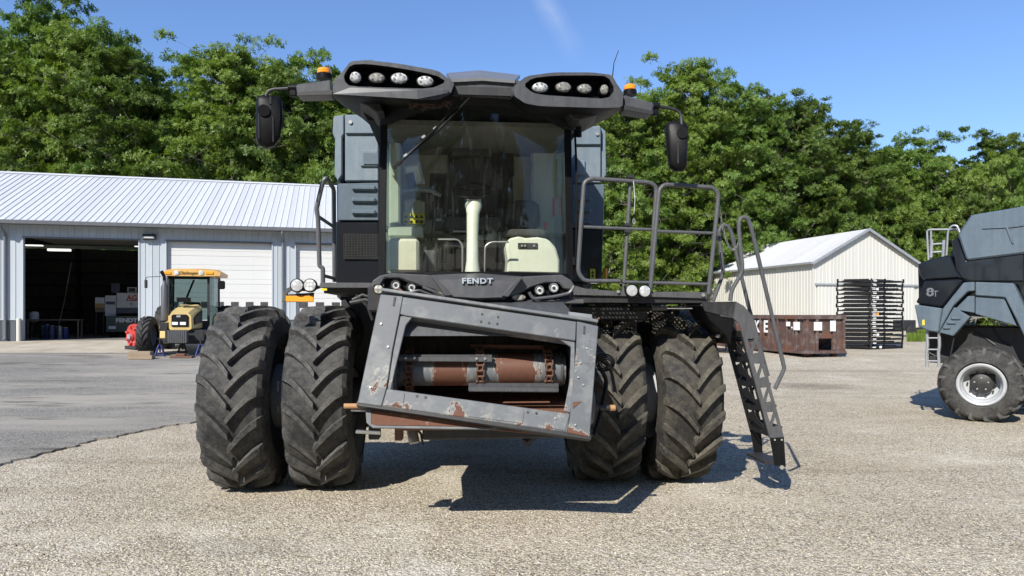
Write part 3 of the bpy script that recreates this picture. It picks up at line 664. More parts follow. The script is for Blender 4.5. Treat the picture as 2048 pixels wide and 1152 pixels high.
# front end with a recessed opening
MB().holed([(0,-DW+0.04,0.18),(0,-0.04,0.18),(0,-0.04,DH),(0,-DW+0.04,DH)], [[(0,-1.22,0.25),(0,-0.58,0.25),(0,-0.58,0.72),(0,-1.22,0.72)]], (0.04,0,0)).build('front_wall', M['dump'], dmp, smooth=0)
MB().prism([(0.05,-1.23,0.74),(0.8,-1.23,0.25),(0.8,-0.6,0.25),(0.05,-0.6,0.74)], (0.02,0,0.03)).build('hook_recess', M['dark'], dmp, smooth=0)
for (a, b, c, d) in [(-0.06,DL+0.05,-0.03,0.10),]:
    MB().box(a, b, c, d, DH-0.14, DH+0.02).build('top_rail', M['dump'], dmp, smooth=0, bev=0.01)
MB().box(-0.06, DL+0.05, -DW-0.08, -DW+0.04, DH-0.14, DH+0.02).build('top_rail', M['dump'], dmp, smooth=0)
MB().box(-0.10, 0.06, -DW, 0.0, DH-0.14, DH+0.025).build('top_rail', M['dump'], dmp, smooth=0, bev=0.01)
MB().box(-0.12, DL, -0.05, 0.12, 0.14, 0.25).build('bottom_rail', M['dump'], dmp, smooth=0, bev=0.01)
MB().box(-0.14, 0.0, -DW-0.05, 0.05, 0.14, 0.24).build('bottom_rail', M['dump'], dmp, smooth=0, bev=0.01)
for k in range(11): MB().box(0.35+k*0.62, 0.45+k*0.62, 0.0, 0.09, 0.25, DH-0.14).build('side_rib', M['dump'], dmp, smooth=0, bev=0.01)
for y in (-0.1, -0.52, -1.28, -DW+0.02): MB().box(-0.09, 0.0, y-0.05, y+0.05, 0.24, DH-0.14).build('end_rib', M['dump'], dmp, smooth=0, bev=0.01)
for (x, y) in ((0.1,-0.25),(0.1,-DW+0.3),(DL-0.4,-0.25),(DL-0.4,-DW+0.3)):
    MB().cyl((x+0.1,y-0.1,0.10),(x+0.1,y+0.1,0.10),0.10,seg=16).build('roller', M['rust'], dmp)
p = D.hit(1532, 655, V((0,0.06,0)), V((0,1,0)))
for ch_, (px, wd) in {'K': (1514, 0), 'E': (1532, 0)}.items():
    q = D.hit(px, 654, V((0,0.1,0)), V((0,1,0)))
    textmesh(ch_, 0.68, M['white'], (q.x, 0.115, q.z), (-1,0,0), (0,0,1), extrude=0.003, offset=0.02, xs=0.95, parent=dmp)
for (px, py, w_, h_) in [(1576.5,648,0.13,0.15),(1584,655,0.05,0.05),(1593.5,652,0.20,0.27)]:
    q = D.hit(px, py, V((0,0.1,0)), V((0,1,0))); MB().box(q.x-w_, q.x+w_, 0.10, 0.108, q.z-h_/1.7, q.z+h_/1.7).build('paper_notice', M['white'], dmp, smooth=0)
for (px, py, w_, h_) in [(1636,652.5,0.25,0.16),(1666,652,0.17,0.2)]:
    q = D.hit(px, py, V((-0.1,0,0)), V((1,0,0))); MB().box(-0.102, -0.094, q.y-w_*0.7, q.y+w_*0.7, q.z-h_, q.z+h_).build('paper_notice', M['white'], dmp, smooth=0)

# ------------------------------------------------------------ white pickup behind the combine
PK = Frame(*(lambda p: (p.x, p.y))(W(1310, 640, 30.5)), R(-16), 0.36)
pk = thing('pickup_truck', 'white pickup truck parked beyond the combine tyres with chrome grille showing', 'pickup truck', PK.o, PK.yaw)
M['truck'] = paint('white_truck_paint', (0.72,0.73,0.74), 0.25, 0.1, coat=0.5)
side = [(-2.9,0.55),(-2.9,1.18),(-0.9,1.22),(-0.55,1.80),(0.9,1.84),(1.45,1.28),(2.75,1.18),(2.92,1.0),(2.92,0.5),(2.3,0.45),(-2.5,0.45)]
m = MB(); sec = []
for y, ins in ((-1.0,0.0),(-0.98,0),(0.98,0),(1.0,0.0)): pass
m.prism([(x, -1.0, z) for x, z in side[:3]+[(1.45,1.26)]+side[6:]], (0,2.0,0)); m.build('body', M['truck'], pk, bev=0.05)
m = MB(); m.loft([[(-0.9,-0.95,1.2),(1.45,-0.95,1.2),(1.45,0.95,1.2),(-0.9,0.95,1.2)],[(-0.5,-0.78,1.82),(0.85,-0.78,1.82),(0.85,0.78,1.82),(-0.5,0.78,1.82)]]); m.build('cab', M['truck'], pk, bev=0.04)
MB().prism([(0.95,-0.72,1.78),(0.95,0.72,1.78),(1.46,0.85,1.28),(1.46,-0.85,1.28)], (0.02,0,0.015)).build('windscreen', M['inside_dark'], pk, smooth=0)
MB().prism([(-0.7,-0.93,1.27),(1.2,-0.93,1.27),(0.78,-0.81,1.74),(-0.45,-0.81,1.74)], (0,-0.012,0.003)).build('side_window', M['inside_dark'], pk, smooth=0)
MB().box(2.92, 2.97, -0.62, 0.62, 0.68, 1.08).build('grille', M['chrome'], pk, bev=0.02)
for k in range(4): MB().box(2.965, 2.98, -0.55, 0.55, 0.72+k*0.09, 0.76+k*0.09).build('grille_slot', M['inside_dark'], pk, smooth=0)
MB().lathe([(0.0,0.02),(0.10,0.012),(0.11,0)], (2.975,0,0.93), (1,0,0), 20, False).build('badge', M['blue'], pk)
for s_ in (-1,1): MB().box(2.90, 2.95, s_*0.80-0.15, s_*0.80+0.15, 0.78, 1.04).build('headlight', M['lens'], pk, bev=0.02)
MB().box(2.85, 3.05, -0.98, 0.98, 0.42, 0.62).build('bumper', M['chrome'], pk, bev=0.03)
for (x, y) in ((1.85,-0.9),(1.85,0.9),(-1.85,-0.9),(-1.85,0.9)):
    w_ = MB().lathe([(0.22,-0.13),(0.36,-0.13),(0.40,-0.09),(0.40,0.09),(0.36,0.13),(0.22,0.13)], (x,y,0.40), (0,1,0), 28).build('wheel', M['tyre_dark'], pk)
    MB().lathe([(0.0,-0.10),(0.1,-0.12),(0.12,-0.06),(0.21,-0.05),(0.23,-0.13)], (x,y,0.40), (0,1,0), 24).build('rim', M['rim'], w_)
# low trailer hitch behind the barn corner
hp = W(1822, 668, 40)
ht = thing('trailer', 'small dark trailer tongue parked past the barn corner', 'trailer', (hp.x, 40, ground_z(hp.x, 40)), R(15))
MB().box(-0.5, 0.35, 0, 0.8, 0.35, 0.95).build('box', M['dark'], ht, smooth=0, bev=0.02)
MB().bar((0.3,0.2,0.45),(2.4,0.0,0.55),0.12,0.12).build('tongue', M['dark'], ht, smooth=0)
MB().lathe([(0.1,-0.08),(0.3,-0.08),(0.32,0),(0.3,0.08),(0.1,0.08)], (0.0,-0.05,0.32), (0,1,0), 20, True).build('wheel', M['tyre_dark'], ht)
# ------------------------------------------------------------ trees
def leafmat(name, c, c2):
    t = NT(name); oi = t.n.new('ShaderNodeObjectInfo'); n = t.noise(0.7, 3)
    f = t.math('MULTIPLY_ADD', n, 0.8, t.math('MULTIPLY', oi.outputs['Random'], 0.5), clamp=True)
    cc = t.mix(f, c, c2); g = t.n.new('ShaderNodeNewGeometry')
    v = t.noise(9.0, 2); cc = t.mix(t.math('MULTIPLY', v, 0.5), cc, tuple(x*0.6 for x in c))
    df = t.n.new('ShaderNodeBsdfDiffuse'); tr = t.n.new('ShaderNodeBsdfTranslucent'); ms = t.n.new('ShaderNodeMixShader'); ms.inputs[0].default_value = 0.42
    gl = t.n.new('ShaderNodeBsdfGlossy'); gl.inputs['Roughness'].default_value = 0.45; gl.inputs[0].default_value = (0.6,0.65,0.6,1)
    m2 = t.n.new('ShaderNodeMixShader'); m2.inputs[0].default_value = 0.025
    t.l.new(cc, df.inputs[0]); t.l.new(t.mix(1.0, cc, (1.15,1.25,0.55), 'MULTIPLY'), tr.inputs[0])
    t.l.new(df.outputs[0], ms.inputs[1]); t.l.new(tr.outputs[0], ms.inputs[2]); t.l.new(ms.outputs[0], m2.inputs[1]); t.l.new(gl.outputs[0], m2.inputs[2])
    t.l.new(m2.outputs[0], t.out.inputs[0]); return t.m
LM = [leafmat('yellow_green_leaves', (0.150,0.222,0.034), (0.215,0.295,0.055)), leafmat('mid_green_leaves', (0.112,0.19,0.032), (0.16,0.245,0.046)),
      leafmat('deep_green_leaves', (0.09,0.145,0.026), (0.135,0.19,0.036))]
t = NT('bark'); n = t.noise(6, 5, 0.7, t.mapping((3,3,0.5))); t.bump(n, 0.8, 0.05); BARK = t.done(t.ramp(n, [(0.3,(0.09,0.078,0.062)),(0.7,(0.32,0.285,0.24))]), 0.9)
def make_tree(seed, H, CR, low, leafsize, ncl, nleaf, spread=1.0, mat=0):
    """returns (trunk mesh, crown mesh); H height, CR crown radius, low = fraction where crown starts"""
    r = random.Random(seed); tm = MB(); lv = []; lf = []
    # trunk
    pts = []; x = y = 0
    for i in range(9):
        z = H*0.9*i/8; pts.append(V((x, y, z))); x += r.uniform(-.25,.25)*H/20; y += r.uniform(-.25,.25)*H/20
    tm.tube(pts, [max(0.02, 0.019*H*(1-i/8.6)**0.8) for i in range(9)], 8)
    def on_trunk(z):
        i = min(7, max(0, int(z/(H*0.9)*8))); f = z/(H*0.9)*8-i; return pts[i].lerp(pts[i+1], f)
    clumps = []; tries = 0
    while len(clumps) < ncl and tries < 4000:
        tries += 1
        zf = r.uniform(low, 1.0); q = (zf-low)/(1-low)
        env = math.sin(math.pi*min(1, (q*0.80+0.16)))**0.65*CR
        env = min(env, 0.75*CR) if q > 0.9 else env
        env *= 0.78+0.35*mnoise.noise(V((math.cos(q*9+seed)*1.3, seed*3.1, q*3)))+0.1
        a = r.uniform(0, 2*math.pi); rad = env*math.sqrt(r.uniform(0.12, 1.0))*(0.85+0.3*mnoise.noise(V((math.cos(a)*1.5, math.sin(a)*1.5, q*3+seed))))
        c = V((rad*math.cos(a), rad*math.sin(a), zf*H)); s_ = r.uniform(0.5, 1.1)*H/20*1.45*spread
        if any((c-d).length < 0.62*(s_+e) for d, e in clumps): 
            if r.random() < 0.85: continue
        clumps.append((c, s_))
    for c, s_ in clumps:
        zt = max(H*low*0.7, c.z-V((c.x, c.y, 0)).length*0.75-0.4); b = on_trunk(min(zt, H*0.86))
        mid = b.lerp(c, 0.5)+V((r.uniform(-.3,.3), r.uniform(-.3,.3), -0.25))
        r0 = 0.0062*H*(1.15-b.z/H); tm.tube([b, mid, c], [r0, r0*0.6, 0.012], 5)
        n = int(nleaf*0.60*s_**2)
        subs = [(c+V((r.gauss(0,1)*s_*0.72, r.gauss(0,1)*s_*0.72, r.gauss(0,1)*s_*0.46)), s_*r.uniform(0.22, 0.46)) for _ in range(9)]
        for sc_, ss in subs: tm.tube([c-V((0,0,0.15)), sc_], [0.014, 0.006], 3)
        for k in range(n):
            sc_, ss = subs[r.randrange(9)]
            u = V((r.gauss(0,1), r.gauss(0,1), r.gauss(0,0.7))); u.normalize(); p = sc_+V((u.x, u.y, u.z*0.6))*ss*(0.3+1.0*r.random()**0.6)
            out = (p-c); out.z += 0.5*s_; ax = (out.normalized()+V((r.gauss(0,.55), r.gauss(0,.55), r.gauss(0,.4)))).normalized()
            e = ax.cross(V((r.gauss(0,1), r.gauss(0,1), r.gauss(0,1)))).normalized(); f = ax.cross(e)
            L = leafsize*0.74*r.uniform(0.7, 1.25)
            for q in range(5):   # five leaflets fanned round the twig end
                an = q*1.2566+r.uniform(-.35,.35); d = (e*math.cos(an)+f*math.sin(an)+ax*r.uniform(0.05,0.7)); d.z -= 0.28; d.normalize()
                w2 = d.cross(ax).normalized()*L*0.19; o = len(lv); m_ = p+d*L*0.5
                lv.extend([p, m_+w2, p+d*L, m_-w2]); lf.append((o, o+1, o+2, o+3))
    me = bpy.data.meshes.new('crown'); me.from_pydata(lv, [], lf); me.materials.append(LM[mat]); me.update()
    return tm.mesh('trunk', BARK, 60), me
protos = []
specs = [(1,20,4.6,0.16,0,0.31),(2,20,4.9,0.12,0,0.30),(3,20,4.3,0.15,1,0.32),(4,20,5.2,0.12,1,0.30),(5,20,4.8,0.15,2,0.32),(6,20,5.4,0.18,2,0.33),(7,20,4.0,0.20,1,0.33)]
for (sd_, H, CR, low, mt, ls) in specs: protos.append(make_tree(sd_, H, CR, low, ls, 84, 330, 1.0, mt))
bush = [make_tree(31, 9, 3.6, 0.03, 0.27, 46, 420, 1.75, 0), make_tree(32, 9, 3.9, 0.03, 0.27, 46, 420, 1.75, 1), make_tree(33, 9, 3.4, 0.02, 0.26, 44, 420, 1.7, 2)]
tr_ = random.Random(77)
def tree(p, x, y, h, base, rz, label, group=None, wide=1.0, name='broadleaf_tree', cat='tree'):
    tm, cm = p; root = thing(name, label, cat, (x, y, ground_z(x, y)-0.05), rz, group)
    root.scale = (h/base*wide, h/base*wide, h/base)
    put('trunk', tm, root); put('crown', cm, root); return root
# front row: (photo x, top y, depth, prototype, what sets it apart)
front = [(-60,70,50,3,'broad tree at the far left edge behind the workshop roof'),
 (15,105,49,1,'bright tree left of the tallest one behind the workshop roof'),
 (95,-28,52,2,'tallest open-topped tree rising behind the left of the workshop roof'),
 (150,70,49,0,'yellow green tree just right of the tallest one behind the workshop'),
 (215,78,50,3,'mid green tree with a rounded top behind the workshop roof'),
 (265,125,48,5,'dark shouldered tree filling the dip behind the workshop roof'),
 (330,128,50,2,'slim tree with sky either side of its top behind the workshop'),
 (385,205,49,6,'short tree under the sky gap behind the workshop ridge'),
 (452,112,48,0,'light green tree with feathery top right of the sky gap'),
 (525,112,50,1,'yellow green tree behind the left mirror of the combine'),
 (585,150,49,4,'deep green tree between the left mirror and the beacon'),
 (640,122,51,2,'tree rising behind the left beacon of the combine'),
 (700,150,50,1,'bright tree partly hidden by the left end of the cab roof'),
 (780,210,52,4,'tree mostly hidden behind the left half of the cab'),
 (880,200,52,3,'tree hidden behind the middle of the cab'),
 (980,200,53,5,'tree behind the cab centre seen through the windows'),
 (1080,200,54,1,'tree behind the right half of the cab'),
 (1175,215,55,0,'tree at the right cab pillar above the guard rail'),
 (1245,200,56,3,'light tree with pale bare limbs right of the cab'),
 (1310,178,57,1,'yellow green tree behind the right beacon arm'),
 (1378,138,58,0,'tall bright tree crowning the wood right of the right mirror'),
 (1450,158,59,2,'tall mid green tree next right from the crowning one'),
 (1520,185,60,3,'loose topped tree left of the dark round one'),
 (1578,212,60,4,'dark green tree left of the round topped dark crown'),
 (1640,215,61,5,'dark round topped tree above the white barn roof'),
 (1700,268,62,4,'dark tree stepping down above the barn ridge'),
 (1775,300,63,6,'narrow tree in the dip right of the dark round one'),
 (1835,272,64,2,'tree with a pale flowering top right of the barn peak'),
 (1895,335,65,1,'low tree under the notch of sky near the right edge'),
 (1960,285,66,5,'dark clump topped tree beyond the second combine'),
 (2035,290,66,4,'tree at the right edge beyond the second combine'),
 (2120,270,66,3,'tree just beyond the right edge of the wood')]
for (px, ty, Y, pi, lab) in front:
    p = W(px, ty, Y); gz = ground_z(p.x, Y); h = (p.z-gz)*1.0; pr = protos[pi]
    tree(pr, p.x, Y, h, 20, tr_.uniform(0, 6.28), lab, 'broadleaf trees along the wood edge', wide=max(0.85, min(1.15, 20/h*0.95)))
# understorey along the edge
under = [(-40,300,48,0),(60,290,47,2),(150,270,47.5,0),(235,290,47,1),(310,285,47.5,0),(395,300,47,0),(470,280,47.5,2),(545,285,47,0),(610,270,47.5,0),(690,280,48,1),
 (1215,330,52,1),(1255,400,51,0),(1290,330,60,0),(1345,380,64,2),(1392,330,65,1),(1455,400,63,0),(1510,330,62,1),(1560,420,62,2),(1600,360,62,0),(1665,345,60,0),(1700,400,59.5,1),(1745,350,61,0),(1800,360,61,0),(1850,400,62,1),(1880,340,62,0),(1930,390,61,2),(1975,325,61,0),(2040,340,60,1)]
ulab = ['low spreading tree at the far left behind the workshop roof','dark low tree behind the left end of the workshop ridge','low bright tree under the tallest tree behind the workshop','mid green low tree right of the tallest tree above the ridge','yellow green low tree behind the ridge above the open bay','low tree below the sky gap behind the workshop ridge','dark low tree under the feathery topped tree','bright low tree below the left mirror','bright low tree left of the combine side panel','low tree hidden behind the combine side panel',
 'low tree right of the combine side panel above the rail','bright bush low behind the guard rail','low tree seen through the first guard rail bay','dark bush seen between the two guard rail bays','low tree behind the second guard rail bay','bright bush left of the ladder handrails','low tree above the left end of the barn','dark bush touching the left of the barn roof','yellow green low tree above the left barn eave','bright bushy tree above the barn roof slope','mid green bush behind the barn ridge','bright low tree above the barn peak','yellow green low tree right of the barn peak','bush just right of the barn gable','bright low tree left of the second combine ladder','dark bush behind the second combine ladder','pale leafy tree above the second combine tank','low tree at the right edge above the second combine']
for (px, ty, Y, bi), lab in zip(under, ulab):
    p = W(px, ty, Y); gz = ground_z(p.x, Y); h = (p.z-gz)
    tree(bush[bi], p.x, Y, h, 9, tr_.uniform(0, 6.28), lab, 'low trees and bushes along the wood edge', wide=min(1.2, 9/h*0.95), name='understorey_tree')
# deeper rows, which only close the wood
k = 0
for row, (Y0, dy) in enumerate([(60, 160), (70, 190)]):
    px = -130+row*40
    while px < 2200:
        Y = Y0+(px/2048)*12+tr_.uniform(-2, 2)
        tops = [(-200,90),(60,40),(230,110),(380,240),(460,150),(640,150),(1200,250),(1380,175),(1640,250),(1780,335),(1900,345),(2300,330)]
        for (a, ta), (b, tb) in zip(tops, tops[1:]):
            if a <= px <= b: ty = ta+(tb-ta)*(px-a)/(b-a); break
        ty += 25+row*12+tr_.uniform(0, 30); p = W(px, ty, Y); h = p.z-ground_z(p.x, Y)
        tree(protos[tr_.randrange(7)], p.x, Y, h, 20, tr_.uniform(0, 6.28), 'tree deeper in the wood glimpsed between the crowns of the edge trees', 'trees deeper in the wood', wide=1.05)
        px += 88; k += 1
# grass tufts at the barn foot
m = MB(); gr = random.Random(9)
for k in range(2600):
    px = gr.uniform(1815, 1900); Y = gr.uniform(36, 46); p = W(px, 650, Y); x = p.x; z = ground_z(x, Y)
    a = gr.uniform(0, 6.28); h = gr.uniform(0.1, 0.4); dx, dy = math.cos(a)*0.05, math.sin(a)*0.05
    m.add([(x-dx, Y-dy, z), (x+dx, Y+dy, z), (x+gr.uniform(-.1,.1), Y+gr.uniform(-.1,.1), z+h)], [(0,1,2)])
m.build('weeds', LM[0], smooth=0, kind='stuff', label='bright green weeds growing beside the barn corner', cat='weeds')
# trees behind the photographer: what the windscreen and paintwork mirror
for k, (x, y, h) in enumerate([(-34,-32,23),(-25,-30,24),(-16,-31,22),(-8,-30,24),(0,-31,23),(8,-30,24),(16,-31,22),(25,-30,24),(34,-32,23)]):
    tree(protos[k % 7], x, y, h, 20, k*1.3, 'tree across the yard behind the viewer', 'trees behind the viewer', wide=1.5)
# ------------------------------------------------------------ agricultural tyre with chevron lugs
def make_tyre(Rt=1.03, Wd=0.68, rim_r=0.56, lugs=20, zc=1.0, lug_h=0.074, seg=72, dirn=1, name='tyre', mat=None, squash=True, steep=1.0):
    """axis along local x, centre at origin; flattened where it meets the ground at z=-zc"""
    hw = Wd/2; rc = Rt-lug_h
    half = [(0,rc),(0.35,rc-0.003),(0.62,rc-0.012),(0.82,rc-0.028),(0.94,rc-0.062),(1.02,rc-0.13),(1.06,rc-0.24),(1.03,(rc+rim_r)/2-0.03),(0.95,rim_r+0.07),(0.84,rim_r+0.01),(0.80,rim_r-0.02)]
    half = [(a*hw, b if b > rim_r else rim_r-0.02) for a, b in half]
    prof = [(r, -x) for x, r in reversed(half)]+[(r, x) for x, r in half[1:]]
    m = MB(); m.lathe(prof, (0,0,0), (1,0,0), seg)
    nbase = len(m.f)
    def rad(x):
        x = abs(x)
        for (xa, ra), (xb, rb) in zip(half, half[1:]):
            if xa <= x <= xb: return ra+(rb-ra)*(x-xa)/max(1e-6, xb-xa)
        return half[-1][1]
    def P(x, phi, h):
        r = rad(min(x, hw*0.99) if x > 0 else max(x, -hw*0.99))+h
        return V((x, r*math.sin(phi), r*math.cos(phi)))
    for k in range(lugs*2):
        sd_ = 1 if k % 2 else -1; phi0 = 2*math.pi*(k/(lugs*2))
        st = []
        for q in (0, 0.12, 0.4, 0.7, 0.92, 1.0, 1.12):
            x = sd_*(-0.03*hw+ q*hw*0.97); adv = dirn*(0.315*(1-(1-min(q,1.0))**1.45))*steep/Rt
            wd = (0.044+0.015*q)*Rt; 
            topr = lug_h if q < 0.95 else lug_h*0.75
            if q > 1.05: x = sd_*hw*1.03; topr = -0.085
            st.append((x, phi0+adv, wd, topr))
        o = len(m.v)
        for i, (x, phi, wd, h) in enumerate(st):
            dw = wd/Rt*1.15; hb = -0.01 if i < 6 else -0.10
            m.v += [P(x, phi-dw*0.72, hb), P(x, phi-dw*0.58, h), P(x, phi+dw*0.58, h), P(x, phi+dw*0.72, hb)]
        for i in range(len(st)-1):
            a = o+i*4
            for j in range(3): m.f.append((a+j, a+j+1, a+j+5, a+j+4))
            m.f.append((a+3, a, a+4, a+7))
        m.f.append((o, o+1, o+2, o+3)); a = o+(len(st)-1)*4; m.f.append((a+3, a+2, a+1, a))
    if squash:
        for i, v in enumerate(m.v):
            if v.z < -zc+0.004:
                m.v[i] = V((v.x*(1+0.25*(-zc-v.z)), v.y, -zc+0.003))
            elif v.z < -zc*0.72: m.v[i] = V((v.x*(1+0.10*((-v.z/zc)-0.72)/0.28), v.y, v.z))
    me = m.mesh(name, mat, 26)
    lm = {'dusty_tyre_rubber': 'lug', 'muddy_tyre_rubber': 'lug_mud'}.get(mat.name)
    if lm:
        me.materials.append(M[lm])
        for p in me.polygons:
            if p.index >= nbase: p.material_index = 1
    return me
def make_rim(rr, wd, dish=1, mat=None, name='rim'):
    s_ = dish; pr = [(rr+0.03,-wd*0.46),(rr+0.0,-wd*0.44),(rr-0.02,-wd*0.3),(rr-0.05,-wd*0.1),(rr-0.05,wd*0.1),(rr-0.02,wd*0.3),(rr,wd*0.44),(rr+0.03,wd*0.46)]
    m = MB(); m.lathe(pr, (0,0,0), (1,0,0), 40)
    d = s_*wd*0.05
    m.lathe([(rr-0.05, d),(rr*0.8, d+0.04*s_),(rr*0.5, d+0.10*s_),(rr*0.34, d+0.06*s_),(0.0, d+0.06*s_)], (0,0,0), (1,0,0), 40)
    return m.mesh(name, mat, 40)
# ------------------------------------------------------------ the combine
K = Frame(-0.52, 8.33, R(5)); H = K.at
cb = thing('combine_harvester', 'big graphite combine harvester facing the viewer on dual tyres with tilted rusty header frame', 'combine harvester', K.o, K.yaw)
ty_l = make_tyre(mat=M['tyre']); ty_r = make_tyre(mat=M['tyre_mud'])
rimm = make_rim(0.56, 0.62, 1, M['rim_grey']); rimw = make_rim(0.56, 0.62, -1, M['rim'])
rt = random.Random(4)
for i, lx in enumerate((-2.44, -1.59, 1.57, 2.42)):
    w = thing('wheel', None, None, (lx, 0, 1.0)); w.parent = cb
    t_ = put('tyre', ty_l if lx < 0 else ty_r, w, None, (0,0,0))
    put('rim', rimm if lx < 0 else rimw, w)
    MB().cyl((-0.12,0,0),(0.12,0,0),0.17,seg=20).build('hub', M['dark'], w)
for sx_ in (-1, 1):   # spacers between the duals
    MB().cyl((sx_*1.86,0,1.0),(sx_*2.16,0,1.0),0.36,seg=32).build('dual_spacer', M['rim_grey'] if sx_ < 0 else M['rim'], cb)
    MB().cyl((sx_*0.9,0.02,0.98),(sx_*1.5,0.02,0.98),0.22,seg=24).build('final_drive', M['dark'], cb)
a = H(559, 770, -0.05)
MB().obox((-2.08, -0.25, 1.02), (0.003,0,0), (0,0.10,0), (0,0,0.17)).build('rim_sticker', M['white'], cb, smooth=0)
MB().box(-1.2, 1.2, -0.12, 0.25, 0.82, 1.18).build('front_axle', M['dark'], cb, bev=0.02)
# hull behind
m = MB(); m.prism([(-1.1,0.3,0.95),(1.1,0.3,0.95),(1.5,0.3,1.5),(1.5,0.3,2.1),(-1.5,0.3,2.1),(-1.5,0.3,1.5)], (0,6.0,0)); m.build('hull', M['dark'], cb, smooth=0, bev=0.02)
MB().box(-1.64, 1.64, 0.86, 7.0, 2.1, 4.0).build('grain_tank', M['body_black'], cb, smooth=0, bev=0.05)
MB().prism([(-1.62,7.0,2.0),(1.62,7.0,2.0),(1.62,7.0,3.9),(-1.62,7.0,3.9)], (0,1.2,-0.1)).build('engine_hood', M['body_black'], cb, smooth=0, bev=0.08)
for lx in (-1.75, 1.75):
    w = thing('wheel', None, None, (lx, 4.3, 0.7)); w.parent = cb
    put('tyre', cache.get('rear') or cache.setdefault('rear', make_tyre(0.74, 0.5, 0.36, 16, 0.7, 0.04, 48, mat=M['tyre_dark'])), w)
    put('rim', cache.get('rrim') or cache.setdefault('rrim', make_rim(0.36, 0.46, 1, M['rim_grey'])), w)
MB().box(-1.6, 1.6, 4.2, 4.4, 0.65, 0.85).build('rear_axle', M['dark'], cb, smooth=0, bev=0.01)

# side panels beside the cab
def poly_at(pts, ly): return [H(x, y, ly) for x, y in pts]
sp = put('side_panel', MB().prism([V((p.x, 0.50, p.z)) for p in poly_at([(690,229),(757,229),(757,362),(690,362)], 0.5)], (0,0.35,0)).mesh('side_panel', M['blue_grey'], 0, 0.012), cb)
MB().prism(poly_at([(691,269),(757,269),(757,231),(691,231)], 0.5), (0,-0.035,0)).build('raised_band', M['blue_grey'], sp, smooth=0, bev=0.012)
MB().prism(poly_at([(721,334),(757,334),(757,301),(721,301)], 0.5), (0,-0.03,0)).build('raised_pocket', M['blue_grey'], sp, smooth=0, bev=0.012)
MB().prism(poly_at([(727,329),(757,329),(757,306),(727,306)], 0.468), (0,-0.012,0)).build('pocket_inset', M['panel2'], sp, smooth=0, bev=0.004)
b_ = H(701, 244.5, 0.46); MB().cyl((b_.x,0.47,b_.z),(b_.x,0.445,b_.z),0.022,seg=12).build('bolt', M['bolt'], sp)
ob = [(667,232),(688,229),(688,268),(684,274),(684,350),(676,362),(669,350),(670,278),(665,266)]
MB().prism(poly_at(ob, 0.54), (0,0.8,0)).build('corner_panel', M['blue_grey'], cb, smooth=0, bev=0.012)
lp = put('lower_panel', MB().prism([V((p.x,0.52,p.z)) for p in poly_at([(676,367),(757,365),(757,441),(676,441)], .52)], (0,0.3,0)).mesh('lower_panel', M['panel2'], 0, 0.01), cb)
for y in (376, 400, 424.5):
    a = H(703, y, 0.5); b = H(752, y, 0.5); MB().obox((a+b)/2, ((b.x-a.x)/2,0,0), (0,0.03,0), (0,0,0.034)).build('louvre', M['panel2'], lp, bev=0.02)
MB().prism(poly_at([(672,443),(757,443),(757,566),(672,566)], 0.55), (0,0.3,0)).build('black_panel', M['body_black'], cb, smooth=0, bev=0.01)
g_ = put('grille_mesh', MB().prism(poly_at([(687,466),(757,466),(757,519),(690,519)], 0.545), (0,-0.012,0)).mesh('grille_mesh', M['black'], 0), cb)
a = H(688,468,0.53); b = H(757,518,0.53); m = MB()
for k in range(24):
    x = a.x+(b.x-a.x)*k/23; m.box(x-0.003, x+0.003, 0.522, 0.533, b.z, a.z)
for k in range(16):
    z = b.z+(a.z-b.z)*k/15; m.box(a.x, b.x, 0.524, 0.531, z-0.003, z+0.003)
m.build('grille_wire', M['dark'], g_, smooth=0, kind='stuff')
# right side
sp = put('side_panel', MB().prism([V((p.x,0.50,p.z)) for p in poly_at([(1150,251),(1202,252),(1202,366),(1150,366)], .5)], (0,0.35,0)).mesh('side_panel', M['blue_grey'], 0, 0.012), cb)
MB().prism(poly_at([(1150,291),(1201,291),(1201,254),(1150,254)], 0.5), (0,-0.035,0)).build('raised_band', M['blue_grey'], sp, smooth=0, bev=0.012)
MB().prism(poly_at([(1150,352),(1170,352),(1170,321),(1150,321)], 0.5), (0,-0.03,0)).build('raised_pocket', M['blue_grey'], sp, smooth=0, bev=0.012)
b_ = H(1194, 268, 0.46); MB().cyl((b_.x,0.47,b_.z),(b_.x,0.445,b_.z),0.022,seg=12).build('bolt', M['bolt'], sp)
MB().prism(poly_at([(1203,255),(1212,262),(1212,288),(1213,350),(1203,364)], 0.54), (0,0.8,0)).build('corner_panel', M['blue_grey'], cb, smooth=0, bev=0.01)
lp = put('lower_panel', MB().prism(poly_at([(1145,368),(1209,368),(1207,455),(1145,455)], .52), (0,0.3,0)).mesh('lower_panel', M['panel2'], 0, 0.01), cb)
for y in (398, 421, 444):
    a = H(1152, y, 0.5); b = H(1182, y, 0.5); MB().obox((a+b)/2, ((b.x-a.x)/2,0,0), (0,0.025,0), (0,0,0.028)).build('louvre', M['panel2'], lp, bev=0.018)
MB().prism(poly_at([(1140,458),(1207,458),(1203,565),(1140,565)], 0.55), (0,0.3,0)).build('black_panel', M['body_black'], cb, smooth=0, bev=0.01)
st_ = MB().prism(poly_at([(1180,557),(1190.5,557),(1190.5,538),(1180,538)], 0.54), (0,-0.006,0)).build('warning_label', M['yellow'], cb, smooth=0)
a = H(1185.2, 544, 0.53)
MB().prism([(a.x-0.02,0.53,a.z-0.018),(a.x+0.02,0.53,a.z-0.018),(a.x,0.53,a.z+0.018)], (0,-0.003,0)).build('label_triangle', M['black'], st_, smooth=0)
MB().box(a.x-0.008, a.x+0.012, 0.527, 0.531, a.z-0.065, a.z-0.03).build('label_figure', M['black'], st_, smooth=0)
a = H(1211, 546, 0.3); MB().cyl((a.x,0.3,a.z-0.1),(a.x,0.3,a.z+0.06),0.022,seg=10).build('orange_handle', M['orange'], cb)

